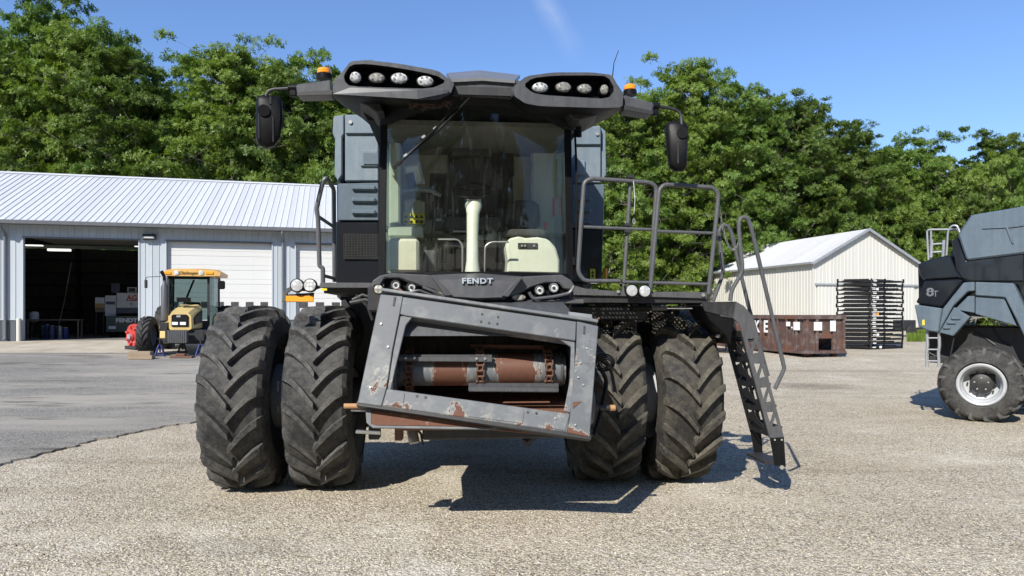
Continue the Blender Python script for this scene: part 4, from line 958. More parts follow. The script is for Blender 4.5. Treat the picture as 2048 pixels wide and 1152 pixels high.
# ------------------------------------------------------------ cab
cabt = thing('cab', None, None); cabt.parent = cb
CX0 = H(762, 400, -1.05).x; CX1 = H(1141, 400, -1.05).x; CC = (CX0+CX1)/2; CW = (CX1-CX0)/2
ZB = H(950, 549, -1.32).z; ZT = H(950, 206, -1.32).z; FLOOR = ZB-0.02
def wy(u, v=0.5): return -1.03-0.30*(1-u*u)-0.10*(1-u**4)*math.sin(math.pi*v)*0.4
# windscreen: curved sheet with arched top
NU, NV = 24, 12; m = MB()
for off in (0.0, 0.006):
    for j in range(NV+1):
        v = j/NV
        for i in range(NU+1):
            u = -1+2*i/NU; top = ZT-0.13*u*u-0.02; bot = ZB+0.0
            narrow = 1-0.02*v
            m.v.append(V((CC+u*CW*0.985*narrow, wy(u, v)+off+0.02*v, bot+(top-bot)*v)))
n = (NU+1)*(NV+1)
for j in range(NV):
    for i in range(NU):
        a = j*(NU+1)+i; m.f.append((a, a+1, a+NU+2, a+NU+1))
m.v = m.v[:n]
m.build('windscreen', M['glass'], cabt, smooth=60)
# black glass border, pillars
def sill(z, dz, off, w=0.05): 
    ring = []
    for i in range(NU+1):
        u = -1+2*i/NU; x = CC+u*CW; y = wy(u)+off
        ring.append([V((x,y,z)), V((x,y,z+dz)), V((x,y+w,z+dz)), V((x,y+w,z))])
    return MB().loft(ring)
sill(ZB-0.06, 0.085, -0.006).build('lower_seal', M['black'], cabt)
for s_ in (-1, 1):
    x = CC+s_*CW*1.0; pts = []
    rg = []
    for v in (0, 0.5, 1):
        z = ZB-0.05+(ZT-0.12-ZB+0.05)*v; xx = CC+s_*CW*(1-0.02*v); yy_ = -1.03+0.02*v
        rg.append([V((xx-s_*0.045, yy_-0.025, z)), V((xx+s_*0.035, yy_-0.01, z)), V((xx+s_*0.035, yy_+0.10, z)), V((xx-s_*0.02, yy_+0.10, z))])
    MB().loft(rg).build('front_pillar', M['black'], cabt, smooth=0, bev=0.008)
    MB().box(x-0.035, x+0.035, 0.30, 0.42, ZB-0.05, ZT-0.1).build('rear_pillar', M['cream'], cabt, smooth=0, bev=0.01)
    MB().obox((x+s_*0.012, -0.32, (ZB+ZT)/2-0.05), (0.003,0,0), (0,0.62,0), (0,0,(ZT-ZB)/2-0.06)).build('side_window', M['glass_side'], cabt, smooth=0)
    MB().box(x-0.03, x+0.03, -0.93, 0.42, ZB-0.12, ZB+0.02).build('side_sill', M['black'], cabt, smooth=0, bev=0.01)
MB().tube(fillet([(CC+CW+0.05,-1.0,ZB+0.02),(CC+CW+0.06,-1.06,ZB+0.35),(CC+CW+0.055,-1.08,ZB+1.2),(CC+CW+0.05,-1.02,ZT-0.16)], 0.1), 0.012, 8).build('door_handle_rail', M['black'], cabt)
a = H(1157, 265, -1.0); MB().cyl((a.x,-1.02,a.z-0.05),(a.x,-1.02,a.z+0.05),0.03,seg=12).build('upper_hinge', M['black'], cabt)
a = H(1148, 523, -1.0); MB().cyl((a.x,-1.03,a.z-0.04),(a.x,-1.03,a.z+0.04),0.03,seg=12).build('lower_hinge', M['black'], cabt)
MB().box(CC-CW, CC+CW, -1.0, 0.42, FLOOR-0.10, FLOOR-0.02).build('cab_floor', M['fabric'], cabt, smooth=0)
MB().holed([(CC-CW,0.40,ZB),(CC+CW,0.40,ZB),(CC+CW,0.40,ZT-0.05),(CC-CW,0.40,ZT-0.05)], [[(CC-0.52,0.40,ZB+0.62),(CC+0.5,0.40,ZB+0.62),(CC+0.5,0.40,ZT-0.36),(CC-0.52,0.40,ZT-0.36)]], (0,0.04,0)).build('rear_wall', M['cream'], cabt, smooth=0)
MB().box(CC-0.52, CC+0.5, 0.41, 0.415, ZB+0.62, ZT-0.36).build('rear_window', M['glass_side'], cabt, smooth=0)
MB().box(CC-CW, CC+CW, -0.98, 0.42, ZT-0.14, ZT-0.09).build('headliner', paint('grey_headliner', (0.13,0.13,0.11), 0.8), cabt, smooth=0)
a = H(867, 240, -0.6); b = H(1010, 240, -0.6)
MB().box(a.x, b.x, -0.62, -0.58, a.z-0.03, a.z+0.03).build('sun_blind', M['black'], cabt, smooth=0, bev=0.01)
# interior
def ibox(name, mat, xa, xb, ya, yb, ly0, ly1, bev=0.02, parent=None):
    a = H(xa, yb, ly0); b = H(xb, ya, ly0); return MB().box(a.x, b.x, ly0, ly1, a.z, b.z).build(name, mat, parent or cabt, bev=bev)
ibox('left_console', M['cream'], 776, 838, 477, 545, -0.86, 0.0, 0.03)
ibox('console_shelf', M['cream'], 776, 846, 452, 474, -0.45, 0.2, 0.02)
ibox('door_post_trim', M['cream'], 778, 800, 250, 450, -0.2, 0.3, 0.02)
dc = ibox('decal_panel', M['cream'], 806, 850, 398, 452, 0.0, 0.1, 0.02)
a = H(806.5, 447, -0.01); b = H(849, 427, -0.01)
st_ = MB().box(a.x, b.x, -0.016, -0.008, a.z, b.z).build('warning_decal', M['yellow'], cabt, smooth=0)
for k in range(4):
    x = a.x+(b.x-a.x)*(0.14+0.24*k); z = b.z-0.035
    MB().prism([(x-0.022,-0.018,z-0.02),(x+0.022,-0.018,z-0.02),(x,-0.018,z+0.02)], (0,-0.003,0)).build('decal_triangle', M['black'], st_, smooth=0)
    MB().cyl((x,-0.017,z-0.065),(x,-0.021,z-0.065),0.016,seg=10).build('decal_roundel', M['black'], st_, smooth=0)
# buddy seat on its pale box
bx = MB(); pts = poly_at([(1013,546),(1016,520),(1012,495),(1017,477),(1040,472),(1048,476),(1075,474),(1096,478),(1112,495),(1119,520),(1119,548)], -0.72)
bx.prism(pts, (0,0.65,0)).build('seat_box', M['cream2'], cabt, bev=0.02)
sw = ibox('switch_panel', M['dark'], 1036, 1075.5, 486, 497, -0.735, -0.70, 0.004)
for px in (1044, 1050, 1068): a = H(px, 491.5, -0.74); MB().cyl((a.x,-0.735,a.z),(a.x,-0.75,a.z),0.012,seg=10).build('switch_button', M['bolt'], sw)
def cushion(name, pts, ly, th, mat, parent):
    P_ = poly_at(pts, ly); c = sum(P_, V())/len(P_)
    m = MB(); m.loft([[c+(p-c)*0.90+V((0,-0.03,0)) for p in P_], P_, [p+V((0,th*0.7,0)) for p in P_], [c+(p-c)*0.9+V((0,th,0)) for p in P_]]); return m.build(name, mat, parent, smooth=50, bev=0.008)
bs = thing('passenger_seat', None, None); bs.parent = cabt
cushion('backrest', [(1014,455),(1013,430),(1018,408),(1028,400),(1068,401),(1078,409),(1081,430),(1080,452),(1070,458),(1024,458)], -0.15, 0.10, M['fabric'], bs)
cushion('seat_cushion', [(1006,466),(1012,458),(1086,458),(1094,466),(1092,473),(1010,473)], -0.45, 0.32, M['fabric'], bs)
ibox('belt_buckle', M['red'], 1088, 1094, 444, 458, -0.3, -0.27, 0.005)
# driver seat
ds = thing('driver_seat', None, None); ds.parent = cabt
cushion('backrest', [(893,430),(888,385),(893,345),(905,322),(925,314),(962,314),(980,322),(993,345),(997,385),(992,430)], 0.02, 0.12, M['fabric'], ds)
cushion('headrest', [(905,312),(903,302),(910,297),(974,297),(981,302),(980,312)], 0.04, 0.10, M['fabric'], ds)
cushion('seat_cushion', [(884,452),(890,434),(996,434),(1002,452),(994,462),(892,462)], -0.38, 0.42, M['fabric'], ds)
ibox('armrest', M['dark'], 982, 1000, 440, 457, -0.4, 0.0, 0.02, ds); ibox('armrest', M['dark'], 888, 910, 436, 448, -0.4, 0.0, 0.02, ds)
ibox('suspension_base', M['black'], 890, 1000, 480, 540, -0.25, 0.25, 0.02, ds); ibox('suspension_plate', M['grey'], 888, 1004, 486, 494, -0.33, 0.0, 0.01, ds)
ibox('seat_lever', M['bolt'], 906, 940, 461, 464, -0.42, -0.38, 0.004, ds)
ibox('joystick_unit', M['dark'], 868, 885, 414, 460, -0.42, -0.30, 0.02)
ibox('joystick_cap', M['zinc'], 872, 882, 437, 442, -0.44, -0.42, 0.006)
# column and wheel
cp = [H(945,552,-1.02), H(945,520,-0.99), H(945,470,-0.93), H(946,428,-0.86), H(947,412,-0.83), H(948,396,-0.80)]
sc = MB(); rg = []
for p, (rx_, ry_) in zip(cp, [(0.085,0.07),(0.062,0.06),(0.060,0.058),(0.066,0.06),(0.088,0.075),(0.070,0.065)]):
    rg.append([p+V((rx_*math.cos(a*math.pi/8), ry_*math.sin(a*math.pi/8), 0)) for a in range(16)])
sc.loft(rg).build('steering_column', M['cream2'], cabt, smooth=50)
MB().cyl(cp[-1], cp[-1]+V((0,0.04,0.06)), 0.05, 0.03, 14).build('column_boot', M['black'], cabt)
wc = H(946, 381, -0.72); uu = V((1,0,0)); vv = V((0,0.84,0.54))
w_ = MB().tube([wc+uu*0.205*math.cos(k*math.pi/18)+vv*0.205*math.sin(k*math.pi/18) for k in range(36)], 0.014, 8, closed=True).build('steering_wheel', M['black'], cabt)
for an in (0.3, 2.84, 4.71): MB().bar(wc-V((0,0,.01)), wc+uu*0.2*math.cos(an)+vv*0.2*math.sin(an), 0.03, 0.012).build('spoke', M['black'], w_)
for (xa, ya, xb, yb) in ((945,397,920,391),(950,397,969,394)): MB().cyl(H(xa,ya,-0.82), H(xb,yb,-0.84), 0.006, seg=6).build('stalk', M['zinc'], cabt)
# grab hoops by the column
for pts in ([(876,479),(916,479),(925,490),(925,548)], [(1018,484),(982,484),(970,492),(969,548)]):
    MB().tube(fillet([H(x,y,-0.9) for x, y in pts], 0.06), 0.010, 8).build('grab_hoop', M['steel'], cabt)
ibox('pedal', M['black'], 878, 905, 525, 540, -0.85, -0.82, 0.01); ibox('pedal', M['black'], 985, 1005, 525, 540, -0.85, -0.82, 0.01)
# monitor, its cable and clutter
mo = put('monitor', MB().prism(poly_at([(808,332),(839,325),(849,367),(813,370)], -0.80), (0.01,0.03,0)).mesh('monitor', M['zinc'], 0, 0.006), cabt)
MB().prism(poly_at([(812,336),(836,331),(844,363),(816,366)], -0.804), (0,-0.003,0)).build('screen', M['cream2'], mo, smooth=0)
MB().prism(poly_at([(810,348),(826,344),(831,376),(814,378)], -0.86), (0.01,0.03,0)).build('phone_holder', M['dark'], cabt, smooth=0, bev=0.006)
MB().tube([H(838+16*math.cos(a), 420-22*math.sin(a), -0.78) for a in [math.pi*(0.35+k/10) for k in range(14)]], 0.008, 6).build('cable', M['black'], cabt)
MB().tube([H(x,y,-0.5) for x, y in [(800,383),(830,378),(860,380),(882,392)]], [0.02,0.028,0.028,0.02], 8).build('side_display_hood', M['rim_grey'], cabt)
ibox('side_display', M['dark'], 838, 868, 385, 402, -0.5, -0.42, 0.02)
# hanging fringe, jacket in the rear window
ibox('rear_corner_trim', M['cream'], 1062, 1132, 262, 470, 0.18, 0.38, 0.03)
ibox('lower_rear_trim', M['cream'], 800, 888, 440, 470, 0.1, 0.38, 0.02)
ibox('floor_box', M['grey'], 846, 872, 500, 545, -0.5, 0.0, 0.02)
for xa, ya, yb in ((905,316,352),(930,300,350),(978,305,356),(1002,300,348),(1016,312,346)):
    a = H(xa, ya, 0.16); b = H(xa+2, yb, 0.16); MB().tube([a, a.lerp(b, 0.5)+V((0.02,0,0)), b], [0.012,0.02,0.012], 6).build('hanging_strap', M['black'], cabt)
for pts in ([(860,395),(868,430),(862,470),(870,520)],[(884,462),(905,470),(930,468)],[(1008,455),(1000,490),(1006,530)]):
    MB().tube([H(x, y, -0.35) for x, y in pts], 0.009, 6).build('cable', M['black'], cabt)
ibox('fire_extinguisher', M['red'], 1106, 1112, 395, 432, -0.1, -0.05, 0.01)
ibox('hanging_jacket', M['black'], 895, 1028, 292, 352, 0.22, 0.36, 0.03)

# ------------------------------------------------------------ cab roof
rf = thing('cab_roof', None, None); rf.parent = cb
YF = -1.62
def chaikin(p, k=0.22):
    o = []
    for i in range(len(p)):
        a, b = p[i], p[(i+1) % len(p)]; o += [(a[0]+(b[0]-a[0])*k, a[1]+(b[1]-a[1])*k), (b[0]+(a[0]-b[0])*k, b[1]+(a[1]-b[1])*k)]
    return o
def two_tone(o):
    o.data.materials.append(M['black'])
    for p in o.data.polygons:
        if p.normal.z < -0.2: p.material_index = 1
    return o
def pod(name, outer, cav, lamps, side):
    outer = chaikin(outer, 0.12); cav = chaikin(cav, 0.2)
    O = poly_at(outer, YF); I_ = poly_at(cav, YF-0.0); c = sum(O, V())/len(O); ci = sum(I_, V())/len(I_)
    m = MB(); n = len(O); n2 = len(I_)
    # front face ring around the lamp cavity
    m.holed(O, [I_], (0,0.02,0)); body = m.build('pod_face', M['grey'], rf, smooth=0)
    m = MB(); Z_ = lambda p, k, dz, dy: V((c.x+(p.x-c.x)*k, p.y+dy, c.z+(p.z-c.z)*k+dz))
    m.loft([[p+V((0,0.012,0)) for p in O], [Z_(p,1.035,0.0,0.10) for p in O], [Z_(p,0.96,0.01,0.45) for p in O], [Z_(p,0.72,-0.0,1.0) for p in O], [Z_(p,0.6,-0.02,1.3) for p in O]], False, True)
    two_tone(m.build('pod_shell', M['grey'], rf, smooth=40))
    m = MB(); m.loft([I_, [ci+(p-ci)*0.93+V((0,0.16,0)) for p in I_]], False, True); m.build('lamp_cavity', M['black'], rf, smooth=0)
    for (px, py, rw, rh, mt) in lamps:
        a = H(px, py, YF+0.05); k = a.y-K.c.y
        sx2 = rw*(YF+0.05-K.c.y)/F_PX; sz2 = rh*(YF+0.05-K.c.y)/F_PX
        r1 = lambda f, y: [V((a.x+sx2*f*math.cos(q*math.pi/12), y, a.z+sz2*f*math.sin(q*math.pi/12))) for q in range(24)]
        l = MB().loft([r1(1.12, YF+0.14), r1(1.14, YF+0.05), r1(1.0, YF+0.045)]).build('work_light', M['black'], rf, smooth=30)
        MB().loft([r1(0.98, YF+0.044), r1(0.9, YF+0.028), r1(0.4, YF+0.02)], False, True).build('lens', mt, l, smooth=60)
        mm = MB()
        for q in range(6):
            xo = sx2*0.62*math.cos(q*math.pi/3+.3); zo = sz2*0.6*math.sin(q*math.pi/3+.3)
            mm.cyl((a.x+xo, YF+0.026, a.z+zo), (a.x+xo, YF+0.018, a.z+zo), sx2*0.16, seg=8)
        mm.build('reflector_cell', M['rim_grey'], l, smooth=0)
pod('l', [(666.6,160),(683,146),(701,122.5),(734,120),(797,127),(876,141),(909,166),(901.5,186.5),(876,199),(835,198),(759,191.5),(665,188)],
    [(687,151),(701,129),(734,127.5),(797,135.5),(871,149.5),(894,163.5),(861,177.6),(780,175.5),(700,172.5),(690,164)],
    [(711,155.5,11,11,M['lens']),(754,156.5,15,10,M['lens_dull']),(799,157.3,16,11,M['lens']),(851,163,16,11,M['lens'])], -1)
pod('r', [(1026,173),(1053,152),(1107,144.6),(1183,144.6),(1224,149.7),(1234,168),(1246.6,186),(1245,214.4),(1196,215.7),(1081.6,212),(1051,206.8),(1028,191.6)],
    [(1047,170),(1064,156),(1107,151),(1183,150.5),(1216,152.5),(1230,179),(1216,198),(1150,194),(1086,190),(1064,185)],
    [(1080,175.6,16,10.5,M['lens']),(1126.8,175,15,10.5,M['lens_dull']),(1169,178,14,9.5,M['lens_dull']),(1208.5,180,8.5,10.5,M['lens_dull'])], 1)
# brow strips under the lamps (catch the light)
MB().loft([poly_at([(665,188),(700,175),(700,186)], YF-0.01), poly_at([(835,198),(835,180),(835,190)], YF-0.05), poly_at([(895,186),(893,176),(898,180)], YF-0.02)]).build('pod_brow', M['grey'], rf, smooth=0)
# centre roof cap
O = poly_at([(885,158),(960,157),(1035,160),(1044,164),(1026,192),(965,190),(903,186),(900,166)], YF+0.1)
c = sum(O, V())/len(O)
MB().loft([O, [p+V((0,0.5,0.05 if p.z > c.z else 0)) for p in O], [p+V((0,1.4,0.0 if p.z > c.z else 0)) for p in O], [p+V((0,2.0,-0.08 if p.z > c.z else 0)) for p in O]]).build('roof_cap', M['grey'], rf, smooth=30)
MB().prism(poly_at([(903,172),(1030,176),(1026,192),(903,188)], YF+0.09), (0,0.04,-0.0)).build('front_band', M['dark'], rf, smooth=0)
M['roof_gloss'] = paint('glossy_roof_paint', (0.13,0.135,0.14), 0.4, 0.15, coat=0.15, bump=0.0)
f0 = poly_at([(902,158),(965,155),(1030,160)], YF+0.07); f1 = poly_at([(893,146),(960,140.5),(1040,150)], YF+0.75)
MB().loft([f0+[p+V((0,0,-0.03)) for p in reversed(f0)], f1+[p+V((0,0,-0.03)) for p in reversed(f1)]]).build('cap_panel', M['roof_gloss'], rf, smooth=0)
# dark underside overhang with bracket wings
m = MB(); za = ZT-0.02
m.loft([[V((CC-1.25,YF+0.25,za+0.14)),V((CC+1.25,YF+0.25,za+0.14)),V((CC+1.25,YF+0.25,za+0.20)),V((CC-1.25,YF+0.25,za+0.20))],
        [V((CC-1.12,-0.9,za-0.06)),V((CC+1.12,-0.9,za-0.06)),V((CC+1.12,-0.9,za+0.22)),V((CC-1.12,-0.9,za+0.22))],
        [V((CC-1.1,0.5,za-0.1)),V((CC+1.1,0.5,za-0.1)),V((CC+1.1,0.5,za+0.24)),V((CC-1.1,0.5,za+0.24))]]).build('roof_underside', M['black'], rf, smooth=0)
MB().loft([sill(0,1,0).v[i*4:i*4+4] for i in range(0)] or [[V((CC+u*CW, wy(u)-0.03, ZT-0.13*u*u-0.05)), V((CC+u*CW*1.02, wy(u)-0.12, ZT+0.12)), V((CC+u*CW, wy(u)+0.2, ZT+0.12)), V((CC+u*CW, wy(u)+0.05, ZT-0.13*u*u-0.05))] for u in [-1+k/10 for k in range(21)]]).build('visor_frame', M['black'], rf, smooth=0)
MB().prism(poly_at([(690,192),(757,199),(768,224),(752,224),(735,212)], -1.35), (0,0.6,0)).build('roof_bracket', M['dark'], rf, smooth=0, bev=0.01)
MB().prism(poly_at([(1120,213),(1215,219),(1190,232),(1158,240),(1148,238)], -1.35), (0,0.6,0)).build('roof_bracket', M['dark'], rf, smooth=0, bev=0.01)
# debris caught under the left brow
m = MB(); dr = random.Random(8)
for k in range(30):
    a = H(dr.uniform(818, 900), dr.uniform(199, 206), -1.5); m.tube([a, a+V((dr.uniform(-.05,.05), 0, dr.uniform(-.07,.0))), a+V((dr.uniform(-.07,.07), 0, -dr.uniform(.01,.10)))], 0.003, 3)
m.build('dry_straw', M['chain'], rf, smooth=0, kind='stuff')
# mirror arms, mirrors, beacons, antenna
def outrigger(pts, back, name='mirror_outrigger'):
    P_ = poly_at(pts, YF+0.05); return MB().prism(P_, (0, 0.22, 0.0)).build(name, M['grey'], rf, smooth=0, bev=0.015)
outrigger([(591,168),(662,159),(664,188),(594,190)], 1); outrigger([(1248,189),(1309,206),(1305,228),(1247,218)], 1)
MB().prism(poly_at([(594,184),(664,180),(664,189),(594,191)], YF+0.04), (0,0.02,0)).build('outrigger_lip', M['dark'], rf, smooth=0)
MB().prism(poly_at([(1247,210),(1307,222),(1305,229),(1247,219)], YF+0.04), (0,0.02,0)).build('outrigger_lip', M['dark'], rf, smooth=0)
for (xa, ya, xb, yb) in ((577,176,593,176),(1306,212,1318,213)):
    MB().cyl(H(xa,ya,YF+0.12), H(xb,yb,YF+0.12), 0.033, seg=12).build('arm_knuckle', M['black'], rf)
a = H(587, 187, YF+0.1); MB().box(a.x-0.03, a.x+0.03, a.y-0.03, a.y+0.03, a.z-0.03, a.z+0.03).build('camera_box', M['black'], rf, smooth=0, bev=0.008)
a = H(1310, 225, YF+0.1); MB().box(a.x-0.03, a.x+0.03, a.y-0.03, a.y+0.03, a.z-0.03, a.z+0.03).build('camera_box', M['black'], rf, smooth=0, bev=0.008)
MB().tube(fillet([H(580,177,YF+.12), H(533,180,YF+.12), H(530,215,YF+.10)], 0.09, 6), 0.017, 8).build('mirror_arm', M['dark'], rf)
MB().tube(fillet([H(1315,212,YF+.12), H(1362,221,YF+.12), H(1364,262,YF+.10)], 0.09, 6), 0.017, 8).build('mirror_arm', M['dark'], rf)
def mirror(outline, ly, yawm, details):
    P_ = poly_at(outline, ly); c = sum(P_, V())/len(P_); Rm = Matrix.Rotation(yawm, 3, 'Z')
    f = lambda p, k, dy: c+Rm @ (V(((p.x-c.x)*k, dy, (p.z-c.z)*k)))
    mr = MB().loft([[f(p,0.80,-0.07) for p in P_], [f(p,0.95,-0.05) for p in P_], [f(p,1.0,-0.01) for p in P_], [f(p,1.0,0.06) for p in P_], [f(p,0.96,0.075) for p in P_]]).build('mirror_housing', M['black'], rf, smooth=45)
    MB().loft([[f(p,0.90,0.0755) for p in P_], [f(p,0.90,0.078) for p in P_]]).build('mirror_glass', M['chrome'], mr, smooth=0)
    for (px, py, w_, h_) in details:
        a = H(px, py, ly); q = c+Rm @ V((a.x-c.x, -0.072, a.z-c.z)); MB().obox(q, Rm @ V((w_,0,0)), Rm @ V((0,0.006,0)), (0,0,h_)).build('cover_rib', M['dark'], mr, smooth=0, bev=0.003)
    a = H(*((528,226) if yawm > 0 else (1362, 270)), ly); q = c+Rm @ V((a.x-c.x, -0.068, a.z-c.z)); MB().cyl(q, q+Rm @ V((0,-0.015,0)), 0.055, seg=20).build('pivot_cap', M['black'], mr)
mirror([(513,205),(516,194),(530,190),(556,192),(564,200),(565,240),(560,275),(548,291),(535,296),(517,290),(512,275)], YF+0.16, R(-14)*-1, [(541,205,0.010,0.035),(546,262,0.006,0.12),(519,255,0.005,0.13)])
mirror([(1331,255),(1336,244),(1350,242),(1370,247),(1375,256),(1374,300),(1372,335),(1366,342),(1350,341),(1340,334),(1335,300)], YF+0.16, R(-10), [(1354,310,0.008,0.10)])
for (px, py, s_) in ((649,157,1.0),(1260,189,0.9)):
    a = H(px, py, YF+0.2); r = 0.072*s_; z = a.z
    b_ = MB().lathe([(r*1.0,-0.01),(r*1.02,0.035),(r*0.9,0.045)], (a.x,a.y,z), (0,0,1), 24, True).build('beacon_base', M['black'], rf)
    MB().lathe([(r*0.92,0.04),(r*0.95,0.05),(r*0.90,0.085),(r*0.70,0.095),(0.0,0.097)], (a.x,a.y,z), (0,0,1), 24).build('beacon_lens', M['amber'], b_)
a = H(1225,152,YF+0.5); b = H(1228,125,YF+0.5); c = H(1237,101,YF+0.5); MB().tube([a,b,c],[0.006,0.005,0.004],6).build('antenna', M['black'], rf)
# wiper
MB().tube([H(940,195,-1.50), H(880,258,-1.47), H(793,330,-1.40)], [0.010,0.009,0.007], 6).build('wiper_arm', M['black'], cb)
MB().tube([H(925,196,-1.50), H(866,262,-1.48), H(800,327,-1.44)], [0.007,0.007,0.006], 6).build('wiper_link', M['black'], cb)
wb_ = MB().bar(H(787,336,-1.40), H(803,322,-1.42), 0.02, 0.03).build('wiper_head', M['black'], cb)
MB().bar(H(895,243,-1.475), H(805,316,-1.435), 0.010, 0.016).build('wiper_blade', M['dark'], cb)
for (x, y) in ((873,254),(850,271),(814,308)): 
    a = H(x,y,-1.475); MB().bar(a, a+V((-0.03,0,-0.024)), 0.012, 0.02).build('wiper_clip', M['zinc'], cb, smooth=0)

# ------------------------------------------------------------ hood with headlights
hd = thing('front_hood', None, None); hd.parent = cb
YH = -1.55
top = poly_at([(862,550),(952,546),(1045,553)], -1.38); low = poly_at([(892,592),(955,596),(1014,594)], YH-0.05); mid = poly_at([(868,560),(953,558),(1038,563)], YH-0.02)
rg = [[a, b, c] for a, b, c in zip(top, mid, low)]
m = MB(); fr_ = [top[0], top[1], top[2], mid[2], low[2], low[1], low[0], mid[0]]
m.loft([[top[0],top[1],top[2]],[mid[0],mid[1],mid[2]],[low[0],low[1],low[2]],[low[0]+V((0.03,.1,-.03)),low[1]+V((0,.1,-.03)),low[2]+V((-.03,.1,-.03))]], False, False, closed=False)
m.build('centre_panel', M['hood'], hd, smooth=25)
tx = H(954.5, 562.5, YH-0.03); pn = (low[1]-mid[1]).normalized(); upv = -pn
textmesh('FENDT', 0.072, M['silver'], tx+V((0,-0.012,0)), (1,0,0), upv, extrude=0.006, offset=0.0028, xs=1.22, sp=1.12, parent=hd)
for s_, wing, slot in ((-1, [(781,546),(862,550),(878,562),(905,590),(893,592),(868,580),(845,573),(800,557),(770,556),(760,572),(745,572),(744,562),(760,551)], None),
                      (1, [(1045,553),(1124,549),(1142,560),(1149,570),(1146,580),(1128,578),(1118,566),(1090,566),(1062,575),(1030,592),(1012,594),(1028,574)], None)):
    P_ = poly_at(wing, YH+0.02); MB().prism(P_, (0,0.22,0.0)).build('hood_wing', M['hood'], hd, smooth=0, bev=0.012)
# ridge strakes beside the centre panel
MB().prism(poly_at([(862,552),(869,553),(906,591),(890,592)], YH-0.07), (0,0.12,0)).build('strake', M['hood'], hd, smooth=0, bev=0.006)
MB().prism(poly_at([(1038,555),(1046,555),(1017,594),(1003,592)], YH-0.07), (0,0.12,0)).build('strake', M['hood'], hd, smooth=0, bev=0.006)
MB().prism(poly_at([(768,557),(800,559),(845,574),(880,596),(800,590),(768,580)], YH+0.10), (0,0.05,0)).build('lamp_pocket', M['black'], hd, smooth=0)
MB().prism(poly_at([(1052,576),(1090,566),(1122,566),(1138,580),(1100,596),(1066,600)], YH+0.10), (0,0.05,0)).build('lamp_pocket', M['black'], hd, smooth=0)
MB().tube(fillet([H(845,574,YH),H(868,583,YH),H(900,600,YH+.02)],0.03), 0.014, 8).build('lamp_bezel', M['hood'], hd)
MB().tube(fillet([H(786,580,YH),H(815,586,YH),H(838,580,YH),H(868,592,YH+.02)],0.03), 0.012, 8).build('lamp_bezel', M['hood'], hd)
MB().tube(fillet([H(1058,584,YH),H(1066,598,YH),H(1110,593,YH),H(1140,586,YH),H(1148,572,YH)],0.04), 0.016, 8).build('lamp_bezel', M['hood'], hd)
def lamp(px, py, r, ly, name, lens, parent, ring=M['black'], deep=0.08, dirv=(0,-1,0)):
    a = H(px, py, ly); s_ = r*(ly-K.c.y)/F_PX; 
    l = MB().lathe([(s_*0.7,-deep),(s_*1.12,-deep*0.5),(s_*1.15,0.0),(s_*1.0,0.006)], a, dirv, 24, True).build(name, ring, parent)
    MB().lathe([(s_*0.97,0.007),(s_*0.9,0.014),(s_*0.5,0.018),(0.0,0.02)], a, dirv, 24).build('lens', lens, l)
    return l, a, s_
for (px, py) in ((791.5,570),(823,574.5),(1078.5,580.5),(1107,575.5)):
    l, a, s_ = lamp(px, py, 9.5, YH+0.02, 'headlight', M['lens'], hd)
    MB().lathe([(s_*0.98,0.012),(s_*0.98,0.024),(s_*0.74,0.024),(s_*0.74,0.012)], a, (0,-1,0), 24).build('chrome_ring', M['chrome'], l)
    MB().lathe([(s_*0.34,0.018),(s_*0.30,0.03),(0,0.032)], a, (0,-1,0), 16).build('bulb_shield', M['dark'], l)
lamp(757.5, 578.7, 9, YH-0.02, 'side_lamp', M['lens_dull'], hd)
for (px, py) in ((1037,595),(876,590)):
    a = H(px, py, YH+0.05); m = MB(); r1 = lambda f, y: [V((a.x+0.066*f*math.cos(q*math.pi/10), y, a.z+0.032*f*math.sin(q*math.pi/10))) for q in range(20)]
    m.loft([r1(1.0, YH+.1), r1(1.0, YH+.03), r1(0.8, YH+.02)]).build('fog_lamp', M['lens_dull'], hd, smooth=40)
MB().prism(poly_at([(880,592),(955,598),(1030,594),(1020,612),(955,618),(890,606)], YH+0.04), (0,0.3,0)).build('lower_grille', M['black'], hd, smooth=0, bev=0.01)
# ------------------------------------------------------------ feeder house and tilted header frame
fh = thing('feeder_house', None, None); fh.parent = cb
tilt = R(20); Fn = V((0, -math.cos(tilt), math.sin(tilt))); FP = H(957, 730, -2.30)
def FH(px, py, off=0.0): return K.hit(px, py, FP+Fn*off, Fn)
def fpoly(pts, off=0.0): return [FH(x, y, off) for x, y in pts]
TH = -Fn*0.15
hf = thing('header_frame', None, None); hf.parent = cb
def fbar(name, pts, mat, off=0.0, th=None, bev=0.006):
    return MB().prism(fpoly(pts, off), TH if th is None else th).build(name, mat, hf, smooth=0, bev=bev)
TLo, TLi, TRi, TRo = (761,588), (806,592.5), (1154,642), (1197,652)
BLo, BLi, BRi, BRo = (715,806), (763,812.5), (1135,865.5), (1179.5,874.5)
fbar('left_post', [TLo, TLi, (801,620), (785,700), (773,777), BLi, BLo], M['feeder'])
fbar('right_post', [TRi, TRo, BRo, BRi, (1141,827), (1147,760), (1153,700)], M['feeder'])
fbar('top_beam', [(806,593.5), (1153,643), (1151,681.5), (1146,680.6), (812,631.5), (800,628)], M['feeder'], -0.003)
fbar('bottom_beam', [(774,777.5), (1140,827.5), (1135,864.5), (764,811.5)], M['feeder_low'], -0.003)
fbar('inner_gusset', [(813,631),(826,633),(812,650),(790,740),(782,780),(774,779),(786,700),(800,632)], M['feeder'], -0.02, -Fn*0.02)
fbar('inner_gusset', [(1120,679),(1150,684),(1150,760),(1141,826),(1128,822),(1140,760),(1142,694)], M['feeder_low'], -0.02, -Fn*0.02)
